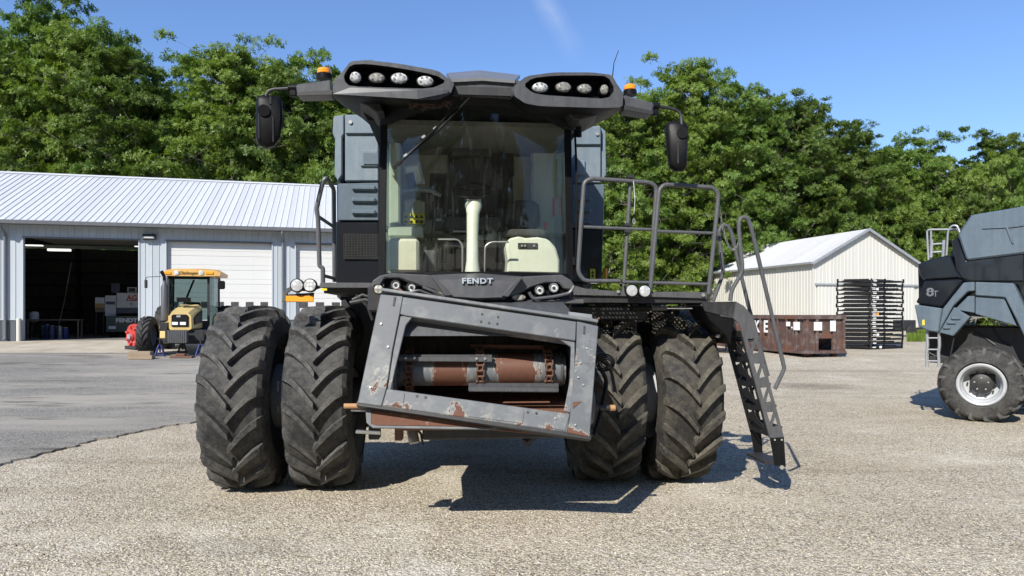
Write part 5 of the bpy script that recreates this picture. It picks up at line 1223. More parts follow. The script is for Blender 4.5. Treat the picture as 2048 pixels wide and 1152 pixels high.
# top lip, bottom lip
a = fpoly([(763,587.5),(1196,650.5)], -0.02); MB().bar(a[0]+Fn*-0.05+V((0,0,0.035)), a[1]+Fn*-0.05+V((0,0,0.035)), 0.13, 0.03, Fn.cross((1,0,0))).build('top_flange', M['feeder_low'], hf, smooth=0, bev=0.005)
a = fpoly([(715,809),(1180,877)], -0.06); MB().bar(a[0], a[1], 0.10, 0.035, Fn.cross((1,0,0))).build('bottom_lip', M['dark'], hf, smooth=0)
# inset plates, seams, bolts, holes
for pts in ([(773,783),(809,786),(806,812),(771,810)], [(938,806),(968,810),(974,812),(1000,816),(1010,815),(1048,822),(1045,846),(1010,842),(986,839),(935,832)], [(1100,826),(1138,832),(1130,861),(1096,855)], [(1155,696),(1181,696),(1178,728),(1153,722)]):
    fbar('inset_plate', pts, M['feeder_low'], 0.004, -Fn*0.003, 0)
for (x, y) in ((964,628),(996,634),(962,643),(978,645.5),(994.5,647.5),(834,792),(851,794.5),(1055.5,824),(1073,826.5)):
    p = FH(x, y, 0.002); MB().cyl(p, p-Fn*0.004, 0.011, seg=10).build('bolt_hole', M['inside_dark'], hf, smooth=0)
for (x, y) in ((1173,697),(1161,726),(762,648),(776,694),(1156,755),(741,775),(1166,770),(1110,837),(1150,850)):
    p = FH(x, y, 0.001); MB().cyl(p, p+Fn*0.012, 0.009, seg=6).build('bolt_head', M['bolt'], hf, smooth=0)
for (xa, ya, xb, yb) in ((790,594,787,612),(1169,652,1168,668)):
    MB().bar(FH(xa,ya,0.003), FH(xb,yb,0.003), 0.016, 0.006, Fn).build('slot', M['inside_dark'], hf, smooth=0)
for (xa, ya, xb, yb) in ((1163,812,1148,816),):
    fbar('rust_patch', [(1146,804),(1163,803),(1146,817)], M['rust'], 0.005, -Fn*0.003, 0)
# torn latch pieces at the top right corner
p = FH(1160,640,-0.06); MB().obox(p+V((0,0,0.04)), (0.10,0,-0.012), (0,0.05,0), (0,0,0.02)).build('latch_plate', M['zinc'], hf, smooth=0, bev=0.004)
MB().tube([FH(1190,652,-.05), FH(1190,642,-.05), FH(1199,636,-.05)], 0.010, 6).build('bent_tab', M['chain'], hf)
MB().tube([FH(802,590,-.05), FH(803,581,-.05), FH(796,577,-.05)], 0.010, 6).build('bent_tab', M['chain'], hf)
# housing behind
x0 = H(792, 700, -2.1).x; x1 = H(1147, 700, -2.1).x
zt = H(950, 652, -2.05).z; zb = H(950, 850, -2.1).z
m = MB(); prof = [(-2.06, zb), (-2.02, zt+0.06), (0.2, zt+0.62), (0.2, zb+0.35), (-0.9, zb)]
for x in (x0-0.03, x1): MB().prism([(x, y, z) for y, z in prof], (0.03,0,0)).build('side_plate', M['grey'], fh, smooth=0)
MB().prism([(x0,-2.0,zt+0.06),(x0,0.2,zt+0.62),(x0,0.2,zt+0.66),(x0,-2.0,zt+0.10)], (x1-x0,0,0)).build('top_plate', M['grey'], fh, smooth=0)
MB().prism([(x0,-2.10,H(950,672,-2.1).z),(x0,-1.99,H(950,638,-1.99).z+0.05),(x0,-1.96,H(950,638,-1.99).z+0.05),(x0,-2.07,H(950,672,-2.1).z)], (x1-x0,0,0)).build('throat_plate', M['grey'], fh, smooth=0, bev=0.003)
MB().box(x0, x1, -1.0, -0.98, zb, zt+0.3).build('throat_back', M['inside_dark'], fh, smooth=0)
MB().prism([(x0,-2.08,zb-0.0),(x0,-1.3,zb+0.28),(x0,-0.98,zb+0.2),(x0,-0.98,zb-0.02),(x0,-2.05,zb-0.05)], (x1-x0,0,0)).build('throat_floor', M['rust'], fh, smooth=0)
fbar_ = MB().prism(fpoly([(733,820),(1132,868),(1130,872),(900,852),(742,850),(735,840)], -0.10), -Fn*0.03).build('rust_skirt', M['rust'], fh, smooth=0)
MB().prism(fpoly([(731,815),(742,817),(742,848),(752,851),(890,853),(1010,856),(1010,859),(745,855),(733,845)], -0.095), -Fn*0.04).build('skirt_edge', M['feeder'], fh, smooth=0)
# drum, chains, slats
dz = H(958, 739, -1.80).z; dy = -1.78; dxa = H(794, 739, dy).x; dxb = H(1127, 739, dy).x; dr_ = 0.148
DRZ = [(H(898,739,dy-dr_).x, 0.235), (H(1034,739,dy-dr_).x, 0.26)]
MB().lathe([(0.0,0),(dr_,0.0),(dr_,dxb-dxa),(0.0,dxb-dxa)], (dxa,dy,dz), (1,0,0), 48).build('drum', drum_mat(), fh, smooth=40)
for px in (800, 1119): 
    a = H(px, 739, dy).x; MB().lathe([(dr_+0.001,-0.012),(dr_+0.014,-0.012),(dr_+0.014,0.012),(dr_+0.001,0.012)], (a,dy,dz), (1,0,0), 40, True).build('drum_collar', M['grey'], fh)
for px in (818, 960, 1097):
    cx_ = H(px, 739, dy-0.15).x
    MB().lathe([(dr_,-0.03),(dr_+0.02,-0.03),(dr_+0.02,0.03),(dr_,0.03)], (cx_,dy,dz), (1,0,0), 36, True).build('sprocket', M['chain'], fh)
    m = MB(); rr_ = dr_+0.045
    for k in range(24):
        a0 = k*math.pi/12; 
        if k % 2: 
            for sx_ in (-0.032, 0.032): m.bar((cx_+sx_, dy+rr_*math.sin(a0), dz+rr_*math.cos(a0)), (cx_+sx_, dy+rr_*math.sin(a0+0.27), dz+rr_*math.cos(a0+0.27)), 0.010, 0.028, (0, math.sin(a0), math.cos(a0)))
        else:
            for sx_ in (-0.022, 0.022): m.bar((cx_+sx_, dy+rr_*math.sin(a0), dz+rr_*math.cos(a0)), (cx_+sx_, dy+rr_*math.sin(a0+0.27), dz+rr_*math.cos(a0+0.27)), 0.009, 0.026, (0, math.sin(a0), math.cos(a0)))
        m.cyl((cx_-0.038, dy+rr_*math.sin(a0), dz+rr_*math.cos(a0)), (cx_+0.038, dy+rr_*math.sin(a0), dz+rr_*math.cos(a0)), 0.010, seg=6)
    m.build('feeder_chain', M['chain'], fh, smooth=0)
def slat(xa, ya, xb, yb, ly, name='feeder_slat', mat='grey'):
    a = H(xa, ya, ly); b = H(xb, yb, ly); m = MB(); m.bar(a, b, 0.012, 0.030, (0,0,1)); m.bar(a+V((0,0.012,0.014)), b+V((0,0.012,0.014)), 0.026, 0.006, (0,0,1))
    n = int((b-a).length/0.02)
    for k in range(n):
        p = a.lerp(b, (k+0.5)/n); m.add([p+V((-0.008,-0.007,-0.014)), p+V((0.008,-0.007,-0.014)), p+V((0,-0.007,-0.026)), p+V((0,0.008,-0.014))], [(0,1,2),(0,3,1),(0,2,3),(1,3,2)])
    m.build(name, M[mat], fh, smooth=0)
slat(797,717.5,984,719, dy-dr_-0.055, mat='rail'); slat(797,713,984,713.5, dy-dr_-0.02); slat(937,778,1117,779.5, dy-dr_-0.055, mat='rail'); slat(937,770,1117,770.5, dy-dr_-0.01)
slat(940,692,1113,695, dy+0.05, mat='rust')
for (px, py) in ((811.5,716),(829,716),(953,717),(970,717)):
    p = H(px, py, dy-dr_-0.062); MB().cyl(p, p+V((0,-0.012,0)), 0.012, seg=6).build('slat_bolt', M['bolt'], fh, smooth=0)
# underside gear
MB().box(H(845,870,-1.8).x, H(1125,870,-1.8).x, -1.85, -0.6, H(950,879,-1.85).z, H(950,852,-1.85).z).build('lower_housing', M['dark'], fh, smooth=0, bev=0.015)
MB().cyl(H(822,852,-1.75), H(829,886,-1.8), 0.05, seg=16).build('lift_cylinder', M['steel'], fh)
MB().cyl(H(1070,868,-1.5), H(1050,886,-1.55), 0.045, seg=16).build('lift_cylinder', M['dark'], fh)
MB().tube([H(834,858,-1.8), H(842,868,-1.8), H(846,890,-1.8)], 0.012, 6).build('hose', M['dark'], fh)
MB().bar(H(712,863,-2.1), H(762,866,-2.1), 0.06, 0.025).build('foot_bracket', M['steel'], fh, smooth=0, bev=0.004)
MB().box(H(738,870,-2.0).x, H(760,870,-2.0).x, -2.05, -1.9, H(740,878,-2.0).z, H(740,845,-2).z).build('support_foot', M['dark'], fh, smooth=0, bev=0.01)
MB().box(H(790,870,-1.9).x, H(806,870,-1.9).x, -1.95, -1.8, H(790,880,-1.9).z, H(790,852,-1.9).z).build('skid_block', M['chain'], fh, smooth=0, bev=0.01)
# locking pins
m = MB(); m.cyl(H(727,812,-2.3), H(688,812,-2.3), 0.022, seg=12); m.build('pin_handle', M['brass'], fh)
MB().cyl(H(735,821,-2.28), H(702,820,-2.28), 0.011, seg=8).build('pin', M['zinc'], fh)
p = H(1187, 812, -2.0); MB().lathe([(0.0,-0.04),(0.15,-0.04),(0.155,0.0),(0.13,0.02),(0.0,0.02)], H(1183,815,-2.0), (1,-0.35,0), 20).build('coupler_plate', M['rail'], fh)
MB().cyl(H(1200,815,-2.05), H(1222,816,-2.05), 0.024, seg=12).build('drive_shaft', M['dark'], fh); MB().cyl(H(1220,816,-2.05), H(1230,815.5,-2.05), 0.028, seg=12).build('shaft_cap', M['brass'], fh)
c0 = H(1207,725,-1.9)
for k in range(4): MB().tube([c0+V((0.10*math.cos(a)*(1-.18*k), -0.02-0.03*k, 0.08*math.sin(a)*(1-.18*k))) for a in [j*math.pi/8 for j in range(16)]], 0.006, 5, closed=True).build('guard_ring', M['black'], fh)
for a in (0, 1.57, 3.14, 4.71): MB().tube([c0+V((0.1*math.cos(a),-0.02,0.08*math.sin(a))), c0+V((0.046*math.cos(a),-0.11,0.037*math.sin(a)))], 0.006, 5).build('guard_bar', M['black'], fh)
MB().tube(fillet([H(1196,730,-1.8), H(1215,760,-1.75), H(1200,830,-1.8), H(1188,870,-1.9)], 0.1), 0.02, 8).build('hose', M['black'], fh)
MB().tube(fillet([H(1190,700,-1.5), H(1180,640,-1.4), H(1120,620,-1.2)], 0.1), 0.018, 8).build('hose', M['black'], fh)
for (pts, r) in (([(705,600),(725,590),(750,598)],0.018),([(700,606),(730,600),(752,606)],0.022),([(712,590),(735,612),(745,640)],0.016)):
    MB().tube([H(x,y,-1.1) for x, y in pts], r, 6).build('hose', M['dark'], cb)
MB().box(-1.0, 1.0, -1.35, -0.6, 1.95, 2.2).build('cab_mount', M['dark'], cb, smooth=0, bev=0.02)
a = H(1112,606,-1.4); MB().box(H(1112,600,-1.45).x, H(1167,600,-1.45).x, -1.5, -1.35, H(1130,608,-1.45).z, H(1130,599,-1.45).z).build('step_plate', M['rail'], cb, smooth=0, bev=0.01)
MB().box(H(1118,600,-1.42).x, H(1138,600,-1.42).x, -1.45, -1.38, H(1130,628,-1.45).z, H(1130,610,-1.45).z).build('step_bracket', M['chain'], cb, smooth=0, bev=0.01)

# ------------------------------------------------------------ left platform, rail, lamps
lpf = thing('left_platform', None, None); lpf.parent = cb
a = H(640,565,-1.1); b = H(752,576,-1.1)
MB().box(a.x, b.x+0.1, -1.1, 0.5, b.z, a.z).build('deck', M['rail'], lpf, smooth=0, bev=0.004)
MB().box(a.x+0.02, b.x+0.1, -1.0, 0.45, b.z-0.05, b.z-0.002).build('deck_frame', M['dark'], lpf, smooth=0)
r = 0.023
MB().tube(fillet([H(645.8,566,-1.0),H(645.8,536,-1.0),H(639,532,-1.0),H(636,434,-1.0),H(632.5,419,-1.0),H(646,362,-1.0),H(653,355,-1.0),H(668,379,-.6),H(669,564,-.6)], 0.05), r, 10).build('handrail', M['rail'], lpf)
MB().cyl(H(636.6,433,-1.0), H(669.5,455,-.6), 0.018, seg=8).build('rail_brace', M['rail'], lpf); MB().cyl(H(646,551,-1.0), H(669,557,-.6), 0.018, seg=8).build('rail_brace', M['rail'], lpf)
MB().box(H(642,580,-1.08).x, H(654,580,-1.08).x, -1.09, -1.05, H(642,581,-1.08).z, H(642,577,-1.08).z).build('reflector', M['yellow'], lpf, smooth=0)
for px in (594, 620):
    l, a, s_ = lamp(px, 571, 12, -0.85, 'work_lamp', M['lens'], lpf, deep=0.09)
MB().tube([H(586,578,-.8),H(620,580,-.8),H(642,573,-.8)], 0.016, 8).build('lamp_bar', M['dark'], lpf)
P_ = [(564,604),(566,588),(572,577),(582,573),(600,574),(600,580),(585,580),(577,584),(573,592),(572,604)]
MB().prism(poly_at(P_, -0.8), (0,0.03,0)).build('marker_bracket', M['rail'], lpf, smooth=0, bev=0.004)
MB().prism(poly_at([(571,589),(628,585),(626,604),(571,604)], -0.79), (0,0.02,0)).build('marker_plate', M['dark'], lpf, smooth=0)
MB().prism(poly_at([(572,591.5),(627,591.5),(626,603),(572,603)], -0.795), (0,-0.006,0)).build('orange_marker', M['orange'], lpf, smooth=0)
# ------------------------------------------------------------ right platform with rails
rp = thing('right_platform', None, None); rp.parent = cb
YP = -1.12
a = H(1147,578,YP); b = H(1416,598,YP); DZ = H(1280,600,YP).z
x0p, x1p = H(1150,590,YP).x, H(1414,590,YP).x
MB().prism(poly_at([(1147,571),(1170,577),(1238,583),(1414,584),(1414,597),(1238,592),(1147,590)], YP), (0,0.012,0)).build('kick_plate', M['rail'], rp, smooth=0, bev=0.003)
for y in (-1.09, -0.35, 0.4): MB().box(x0p, x1p, y, y+0.06, DZ-0.03, DZ+0.04).build('deck_beam', M['dark'], rp, smooth=0, bev=0.005)
for x in (x0p, (x0p+x1p)/2, x1p-0.05): MB().box(x, x+0.05, -1.03, 0.4, DZ-0.03, DZ+0.035).build('deck_beam', M['dark'], rp, smooth=0)
# perforated deck sheet (real holes)
def perforated(x0, x1, y0, y1, z, nx, ny, fill=0.5, name='deck_grating'):
    m = MB(); dx = (x1-x0)/nx; dyy = (y1-y0)/ny
    for i in range(nx):
        for j in range(ny):
            ax, ay = x0+i*dx, y0+j*dyy; cx_, cy_ = ax+dx/2, ay+dyy/2; hx, hy = dx*0.5*fill, dyy*0.5*fill
            if (i*7+j*13) % 11 == 0: hx = hy = 0.001
            o = [(ax,ay,z),(ax+dx,ay,z),(ax+dx,ay+dyy,z),(ax,ay+dyy,z)]
            if (i+j) % 2: q = [(cx_-hx,cy_,z),(cx_,cy_-hy,z),(cx_+hx,cy_,z),(cx_,cy_+hy,z)]
            else: q = [(cx_-hx*.8,cy_-hy*.8,z),(cx_+hx*.8,cy_-hy*.8,z),(cx_+hx*.8,cy_+hy*.8,z),(cx_-hx*.8,cy_+hy*.8,z)]
            if (i+j) % 2: m.add(o+q, [(0,1,5),(1,6,5),(1,2,6),(2,7,6),(2,3,7),(3,4,7),(3,0,4),(0,5,4)])
            else: m.add(o+q, [(0,1,5,4),(1,2,6,5),(2,3,7,6),(3,0,4,7)])
    return m.build(name, M['dark'], rp, smooth=0, kind='stuff')
perforated(x0p, x1p, -1.06, 0.42, DZ+0.045, 36, 30, 0.62)
RR = 0.0225
rails = [[(1240,562),(1168,562),(1156,545),(1162,446),(1168,365),(1181,357),(1300,365),(1313,374),(1308,446),(1300.7,578)],
         [(1300.7,580),(1310.6,469.6),(1318,380),(1328,369),(1426,375),(1437,388),(1431.6,446),(1417,588)]]
ln = [YP+0.02, YP+0.02]
for k, pts in enumerate(rails):
    pts3 = [H(x, y, YP+(0.02 if k == 0 else -0.02)) for x, y in pts]
    q = MB().tube(fillet(pts3, 0.075), RR, 10).build('guard_rail', M['rail'], rp)
    if k == 0: MB().cyl(H(1167,454,YP+.02), H(1307,459.5,YP+.02), 0.017, seg=8).build('mid_rail', M['rail'], q)
    else:
        MB().cyl(H(1312,462.6,YP-.02), H(1429,466.7,YP-.02), 0.017, seg=8).build('mid_rail', M['rail'], q)
        MB().cyl(H(1245,564,YP-.02), H(1420,568.5,YP-.02), 0.017, seg=8).build('lower_rail', M['rail'], q)
MB().cyl(H(1261.7,352,YP+.06), H(1246.6,586,YP+.06), 0.020, seg=10).build('gate_post', M['rail'], rp)
for (x, y) in ((1260,354),(1255,450),(1254,463)): p = H(x, y, YP+.04); MB().obox(p, (0.035,0,0), (0,0.035,0), (0,0,0.016)).build('clamp', M['dark'], rp, smooth=0, bev=0.004)
p = H(1267,362,YP); MB().tube([p, p+V((0.01,-.02,-.2)), p+V((0.0,-.02,-.33))], 0.004, 4).build('tether', M['zinc'], rp)
MB().tube([p+V((0.012*math.cos(a),-.02,-.42+0.03*math.sin(a))) for a in [k*.628 for k in range(10)]], 0.004, 4, closed=True).build('tether_ring', M['zinc'], rp)
for (x, y) in ((1236,583),(1406,590)): p = H(x, y, YP-0.01); MB().cyl(p, p+V((0,-.012,0)), 0.018, seg=12).build('bolt', M['bolt'], rp)
for px, py in ((1263.7,581.5),(1289.5,582.5)): lamp(px, py, 11.8, YP-0.10, 'work_lamp', M['lens'], rp, deep=0.09)
MB().cyl(H(1262,614.5,-.9), H(1302,614,-.9), 0.042, seg=16).build('ladder_cylinder', M['black'], rp)
MB().cyl(H(1302,615,-.9), H(1332,615,-.9), 0.034, seg=16).build('cylinder_collar', M['rail'], rp); MB().cyl(H(1332,616,-.9), H(1384,616,-.9), 0.014, seg=10).build('cylinder_rod', M['chrome'], rp)
for pts in ([(1150,600),(1200,610),(1255,612)], [(1160,592),(1230,602),(1300,604),(1380,600)], [(1330,625),(1345,650),(1325,690)]): MB().tube([H(x,y,-.6) for x, y in pts], 0.016, 6).build('hose', M['black'], rp)
MB().box(x0p-0.1, x0p+0.9, -0.6, 0.5, DZ-0.22, DZ-0.05).build('battery_box', M['dark'], rp, smooth=0, bev=0.02)

# ------------------------------------------------------------ access ladder
YL = -1.10
ld = thing('access_ladder', None, None); ld.parent = cb
def lat(px, py, off=0.0): 
    p = H(px, py, YL); return p+V((0, off, 0))
def ln_(f, side):   # side 0 inner-left edge, 1 right edge; f 0 at knee, 1 at foot
    a, b = ((1483,662),(1541,880)) if side == 0 else ((1511,657),(1568,874))
    return (a[0]+(b[0]-a[0])*f, a[1]+(b[1]-a[1])*f)
def q_(u, f): a = ln_(f, 0); b = ln_(f, 1); return (a[0]+(b[0]-a[0])*u, a[1]+(b[1]-a[1])*u)
outer = [(1472,603),(1488,612),(1501,627),(1511,657),(1568,874),(1541,881),(1483,662),(1478,646),(1466,636),(1440,632)]
holes = []
for k in range(4):
    f = 0.075+k*0.225
    holes.append([q_(0.26,f+.005),q_(0.74,f+0.01),q_(0.29,f+0.105)]); holes.append([q_(0.77,f+0.05),q_(0.79,f+0.14),q_(0.36,f+0.142)])
for off in (0.0, 0.50):
    MB().holed([lat(x, y, off) for x, y in outer], [[lat(x, y, off) for x, y in h] for h in holes], (0,0.010,0)).build('stringer', M['rail'] if off == 0 else M['dark'], ld, smooth=0)
# top tread box
MB().box(lat(1403,606).x, lat(1474,606).x, YL+0.012, YL+0.495, lat(1440,612).z, lat(1440,604).z).build('top_tread', M['rail'], ld, smooth=0, bev=0.004)
MB().prism([lat(1403,604),lat(1472,603),lat(1466,636),(lat(1410,622))], (0,0.012,0)).build('tread_apron', M['dark'], ld, smooth=0)
MB().prism([lat(1399,602,0.01),lat(1440,606,.01),lat(1470,640,.01),lat(1462,690,.01),lat(1452,670,.01),lat(1420,640,.01)], (0,0.48,0)).build('pivot_box', M['black'], ld, smooth=0, bev=0.008)
for k in range(5):   # treads: box frames with a toothed, perforated look
    f = 0.10+k*0.20; a = lat(*q_(0.45, f)); 
    dd = (lat(*ln_(1,0))-lat(*ln_(0,0))).normalized(); 
    t_ = MB().box(a.x-0.05, a.x+0.10, YL+0.012, YL+0.495, a.z-0.012, a.z+0.012).build('tread', M['dark'], ld, smooth=0)
    m = MB()
    for j in range(6):
        y = YL+0.05+j*0.08; m.add([V((a.x-0.05,y,a.z+0.012)),V((a.x+0.09,y,a.z+0.012)),V((a.x+0.02,y,a.z+0.03)),V((a.x-0.05,y+.01,a.z+0.012)),V((a.x+0.09,y+.01,a.z+0.012)),V((a.x+0.02,y+.01,a.z+0.03))], [(0,1,2),(3,5,4),(0,2,5,3),(1,4,5,2)])
    m.build('tread_teeth', M['dark'], t_, smooth=0)
    # back web with diagonal brace
    if k < 4:
        b = lat(*q_(0.05, f+0.2)); 
        MB().bar(a+V((-0.05,0.03,0)), b+V((-0.0,0.47,0)), 0.012, 0.03).build('back_brace', M['dark'], ld, smooth=0)
# holed back sheet
A0 = lat(*ln_(0.0,0), 0.012); A1 = lat(*ln_(0.97,0), 0.012); B0 = A0+V((0,0.485,0)); B1 = A1+V((0,0.485,0))
def bs_(u, f): return A0.lerp(A1, f).lerp(B0.lerp(B1, f), u)
hs = []
for k in range(4):
    f = 0.06+k*0.235; hs += [[bs_(.08,f),bs_(.42,f),bs_(.42,f+.06),bs_(.08,f+.16)], [bs_(.5,f+.02),bs_(.92,f+.02),bs_(.92,f+.07)], [bs_(.18,f+.18),bs_(.9,f+.11),bs_(.9,f+.19),bs_(.5,f+.2)]]
MB().holed([A0,A1,B1,B0], hs, (-0.006,0,0)).build('back_sheet', M['dark'], ld, smooth=0)
# folding bottom step
MB().prism([lat(1539,876,-.012),lat(1567,874,-.012),lat(1571,934,-.012),lat(1549,931,-.012)], (0,0.012,0)).build('lower_stringer', M['black'], ld, smooth=0, bev=0.003)
MB().prism([lat(1539,876,.48),lat(1562,874,.48),lat(1566,930,.48),lat(1549,929,.48)], (0,0.012,0)).build('lower_stringer', M['black'], ld, smooth=0, bev=0.003)
a = lat(1556,926); MB().box(a.x-0.14, a.x+0.05, YL+0.0, YL+0.48, a.z-0.015, a.z+0.02).build('bottom_tread', M['dark'], ld, smooth=0, bev=0.004)
a = lat(1546,880); b = lat(1551,930)
for (x, y) in ((1548,879),(1562,879)): p = lat(x, y, -0.014); MB().cyl(p, p+V((0,-.008,0)), 0.011, seg=8).build('bolt', M['bolt'], ld)
p = lat(1562,934,-.014); MB().cyl(p, p+V((0,-.012,0)), 0.022, seg=12).build('bolt', M['bolt'], ld)
# handrails
MB().tube(fillet([lat(1549.7,778),lat(1569,737),lat(1566,725),lat(1504,462),lat(1496,437),lat(1484,433),lat(1477,444),lat(1479,481),lat(1486,542),lat(1463,580),lat(1460.7,602)], 0.08), 0.0215, 10).build('handrail', M['rail'], ld)
o5 = 0.48
def lb(px, py): return H(px, py, YL+o5)
MB().tube(fillet([lb(1536,752),lb(1497,612),lb(1462,464),lb(1455,451),lb(1443,451),lb(1437,464),lb(1447,546),lb(1426,602)], 0.08), 0.0215, 10).build('handrail', M['rail'], ld)
def chain(p, q, sag, n=16):
    m = MB(); pts = [p.lerp(q, k/n)+V((0,0,-sag*4*(k/n)*(1-k/n))) for k in range(n+1)]
    for k in range(n):
        c_ = (pts[k]+pts[k+1])/2; d = (pts[k+1]-pts[k]); sd2 = d.cross(V((0,1,0.2))).normalized() if k % 2 else V((0,1,0))
        L = d.length*0.62; dn = d.normalized(); m.tube([c_+dn*L*math.cos(a)+sd2*0.010*math.sin(a) for a in [j*math.pi/4 for j in range(8)]], 0.0035, 4, closed=True)
    m.build('safety_chain', M['steel'], ld, smooth=0)
chain(H(1436,400,YP), lat(1480,478), 0.28, 30); chain(H(1434,470,YP), lb(1440,500), 0.1, 10)
MB().cyl(lb(1452,700), lat(1463,640,.1), 0.012, seg=8).build('gas_strut', M['zinc'], ld)
p = lat(1448,673,.2); MB().cyl(p, p+V((0,-.05,0)), 0.02, seg=10).build('bolt', M['bolt'], ld)

# ------------------------------------------------------------ second combine (right edge)
Q = Frame(8.30, 12.68, R(-43)); Hq = Q.at
c2 = thing('combine_harvester', 'second combine harvester cut off by the right edge with 8T on its dark rear hood', 'combine harvester', Q.o, Q.yaw)
w = thing('wheel', None, None, (0, 0.28, 0.67), 0); w.parent = c2; w.rotation_euler = (0,0,R(90)+R(8))
rw = make_tyre(0.69, 0.52, 0.345, 17, 0.67, 0.045, 60, dirn=-1, mat=M['tyre']); put('tyre', rw, w)
# rim facing the viewer: axis is local x; viewer side is -x after the turn
m = MB(); rr_ = 0.34
m.lathe([(rr_+0.04,-0.25),(rr_+0.02,-0.265),(rr_-0.01,-0.25),(rr_-0.03,-0.20),(rr_-0.02,-0.17),(rr_-0.05,-0.14),(rr_-0.06,-0.05),(rr_-0.06,0.02),(rr_-0.12,0.05),(0.18,0.06),(0.17,0.0)], (0,0,0), (1,0,0), 48)
rim2 = m.build('rim', M['rim'], w, smooth=40)
hub = MB().lathe([(0.17,0.05),(0.175,-0.06),(0.15,-0.075),(0.0,-0.08)], (0,0,0), (1,0,0), 32).build('hub', M['dark'], w)
for k in range(10): a = k*math.pi/5; MB().cyl((-0.02,0.215*math.cos(a),0.215*math.sin(a)),(0.05,0.215*math.cos(a),0.215*math.sin(a)),0.016,seg=8).build('wheel_bolt', M['dark'], w)
for k in range(5): a = k*math.pi/2.5+.3; MB().cyl((-0.09,0.11*math.cos(a),0.11*math.sin(a)),(-0.07,0.11*math.cos(a),0.11*math.sin(a)),0.014,seg=8).build('hub_bolt', M['bolt'], w)
def qp(pts, ly): return [Hq(x, y, ly) for x, y in pts]
def qpanel(name, pts, mat, ly=0.0, th=0.08, bev=0.012, parent=None, extra=None):
    P_ = [V((p.x, ly, p.z)) for p in qp(pts, ly)]
    if extra: P_ = P_[:extra[0]]+[V(e) for e in extra[1]]+P_[extra[0]:]
    return MB().prism(P_, (0, th, 0)).build(name, mat, parent or c2, smooth=0, bev=bev)
XF = 3.6
def zq(px, py, ly=0): return Hq(px, py, ly).z
# body core
core = [Hq(x, y, 0.25) for x, y in [(1838,600),(1836,534),(1900,512),(1915,475)]]
zt2 = zq(2040,425,0.25)
MB().prism([V((p.x,0.25,p.z)) for p in core]+[V((1.3,0.25,zq(2040,500,.25))),V((XF,0.25,zq(2040,500,.25))),V((XF,0.25,1.5)),V((1.2,0.25,1.75)),V((-0.2,0.25,1.9)),V((-0.9,0.25,1.75))], (0,2.7,0)).build('body_core', M['body_black'], c2, smooth=0)
q4 = [(1933,521),(1915,469),(1942,430)]
P_ = [Hq(x, y, 0.0) for x, y in q4]; pe0 = Hq(2048,406,0); pe1 = Hq(2048,507,0)
slope_t = (pe0.z-P_[2].z)/(pe0.x-P_[2].x); slope_b = (pe1.z-P_[0].z)/(pe1.x-P_[0].x)
tp = MB().prism([V((p.x,0,p.z)) for p in P_]+[V((XF,0,P_[2].z+slope_t*0.6*(XF-P_[2].x))), V((XF,0,P_[0].z+slope_b*(XF-P_[0].x)))], (0,0.15,0)).build('tank_panel', M['panel2'], c2, smooth=0, bev=0.03)
MB().prism([V((p.x,0.2,p.z)) for p in [Hq(1935,520,.2), Hq(1918,470,.2), Hq(1944,434,.2)]]+[V((XF,0.2,P_[2].z+slope_t*0.6*(XF-P_[2].x))), V((XF,0.2,2.6))], (0,2.8,0)).build('tank_body', M['body_black'], c2, smooth=0)
MB().prism([V((p.x,-0.001,p.z)) for p in qp([(1965,455),(2016,452),(2028,487),(2024,487),(2012,456),(1965,458)], 0)], (0,-0.02,0)).build('pressed_rib', M['panel2'], tp, smooth=0, bev=0.004)
MB().prism([V((p.x,-0.001,p.z)) for p in qp([(2016,452),(2048,446),(2048,452),(2018,456)], 0)], (0,-0.02,0)).build('pressed_rib', M['panel2'], tp, smooth=0, bev=0.004)
qpanel('side_panel_black', [(1903,484),(1914,472.5),(1932,522),(2047,508),(2047,562),(1944,562),(1925,557),(1912,540)], M['body_black'], 0.04, 0.2)
qpanel('engine_hood_upper', [(1834,531),(1839,526),(1898,509),(1913,543),(1924,556),(1847,561),(1838,550)], M['body_black'], 0.02, 0.4, 0.03)
hl = qpanel('engine_hood_lower', [(1847,562),(1919,558),(1926,562),(1884,614),(1830.6,606),(1838,592)], M['body_black'], 0.0, 0.4, 0.03)
t = NT('dark_outlined_letter'); M['letter'] = t.done((0.30,0.31,0.33), 0.3, 0.5)
a = Hq(1860, 585, -0.01); textmesh('8', 0.21, M['letter'], (a.x,-0.006,a.z), (1,0,0), (0,0,1), extrude=0.004, offset=0.005, xs=1.2, parent=hl)
a = Hq(1860, 585, -0.012); textmesh('8', 0.21, M['body_black'], (a.x,-0.011,a.z), (1,0,0), (0,0,1), extrude=0.002, offset=-0.009, xs=1.2, parent=hl, name='letter_core')
a = Hq(1871, 588, -0.01); textmesh('T', 0.16, M['letter'], (a.x,-0.006,a.z), (1,0,0), (0,0,1), extrude=0.003, offset=-0.001, parent=hl)
qpanel('rear_skirt', [(1828.5,609),(1884,617),(1876,665),(1855,662),(1837,653)], M['panel2'], -0.02, 0.3, 0.02)
qpanel('arch_panel', [(1885,617.5),(1927,565),(1949,564),(1949,582),(1935,583),(1906,612),(1877,664)], M['panel2'], -0.02, 0.25, 0.015)
qpanel('arch_panel', [(1950.5,564),(2027,566.5),(2060,640),(2060,684),(2048,672),(2033,640),(2010,595),(1950.5,591)], M['panel2'], -0.02, 0.25, 0.015)
qpanel('inner_panel', [(1936,592),(1949,592),(1949,626),(1925,622),(1908,620)], M['panel2'], 0.03, 0.2, 0.01)
qpanel('inner_panel', [(1950.5,592),(2008,596),(2033,652),(1950.5,628)], M['panel2'], 0.03, 0.2, 0.01)
lv = qpanel('louvre_panel', [(1908,614),(1940,634),(1906,672),(1878,665)], M['panel2'], 0.0, 0.2, 0.01)
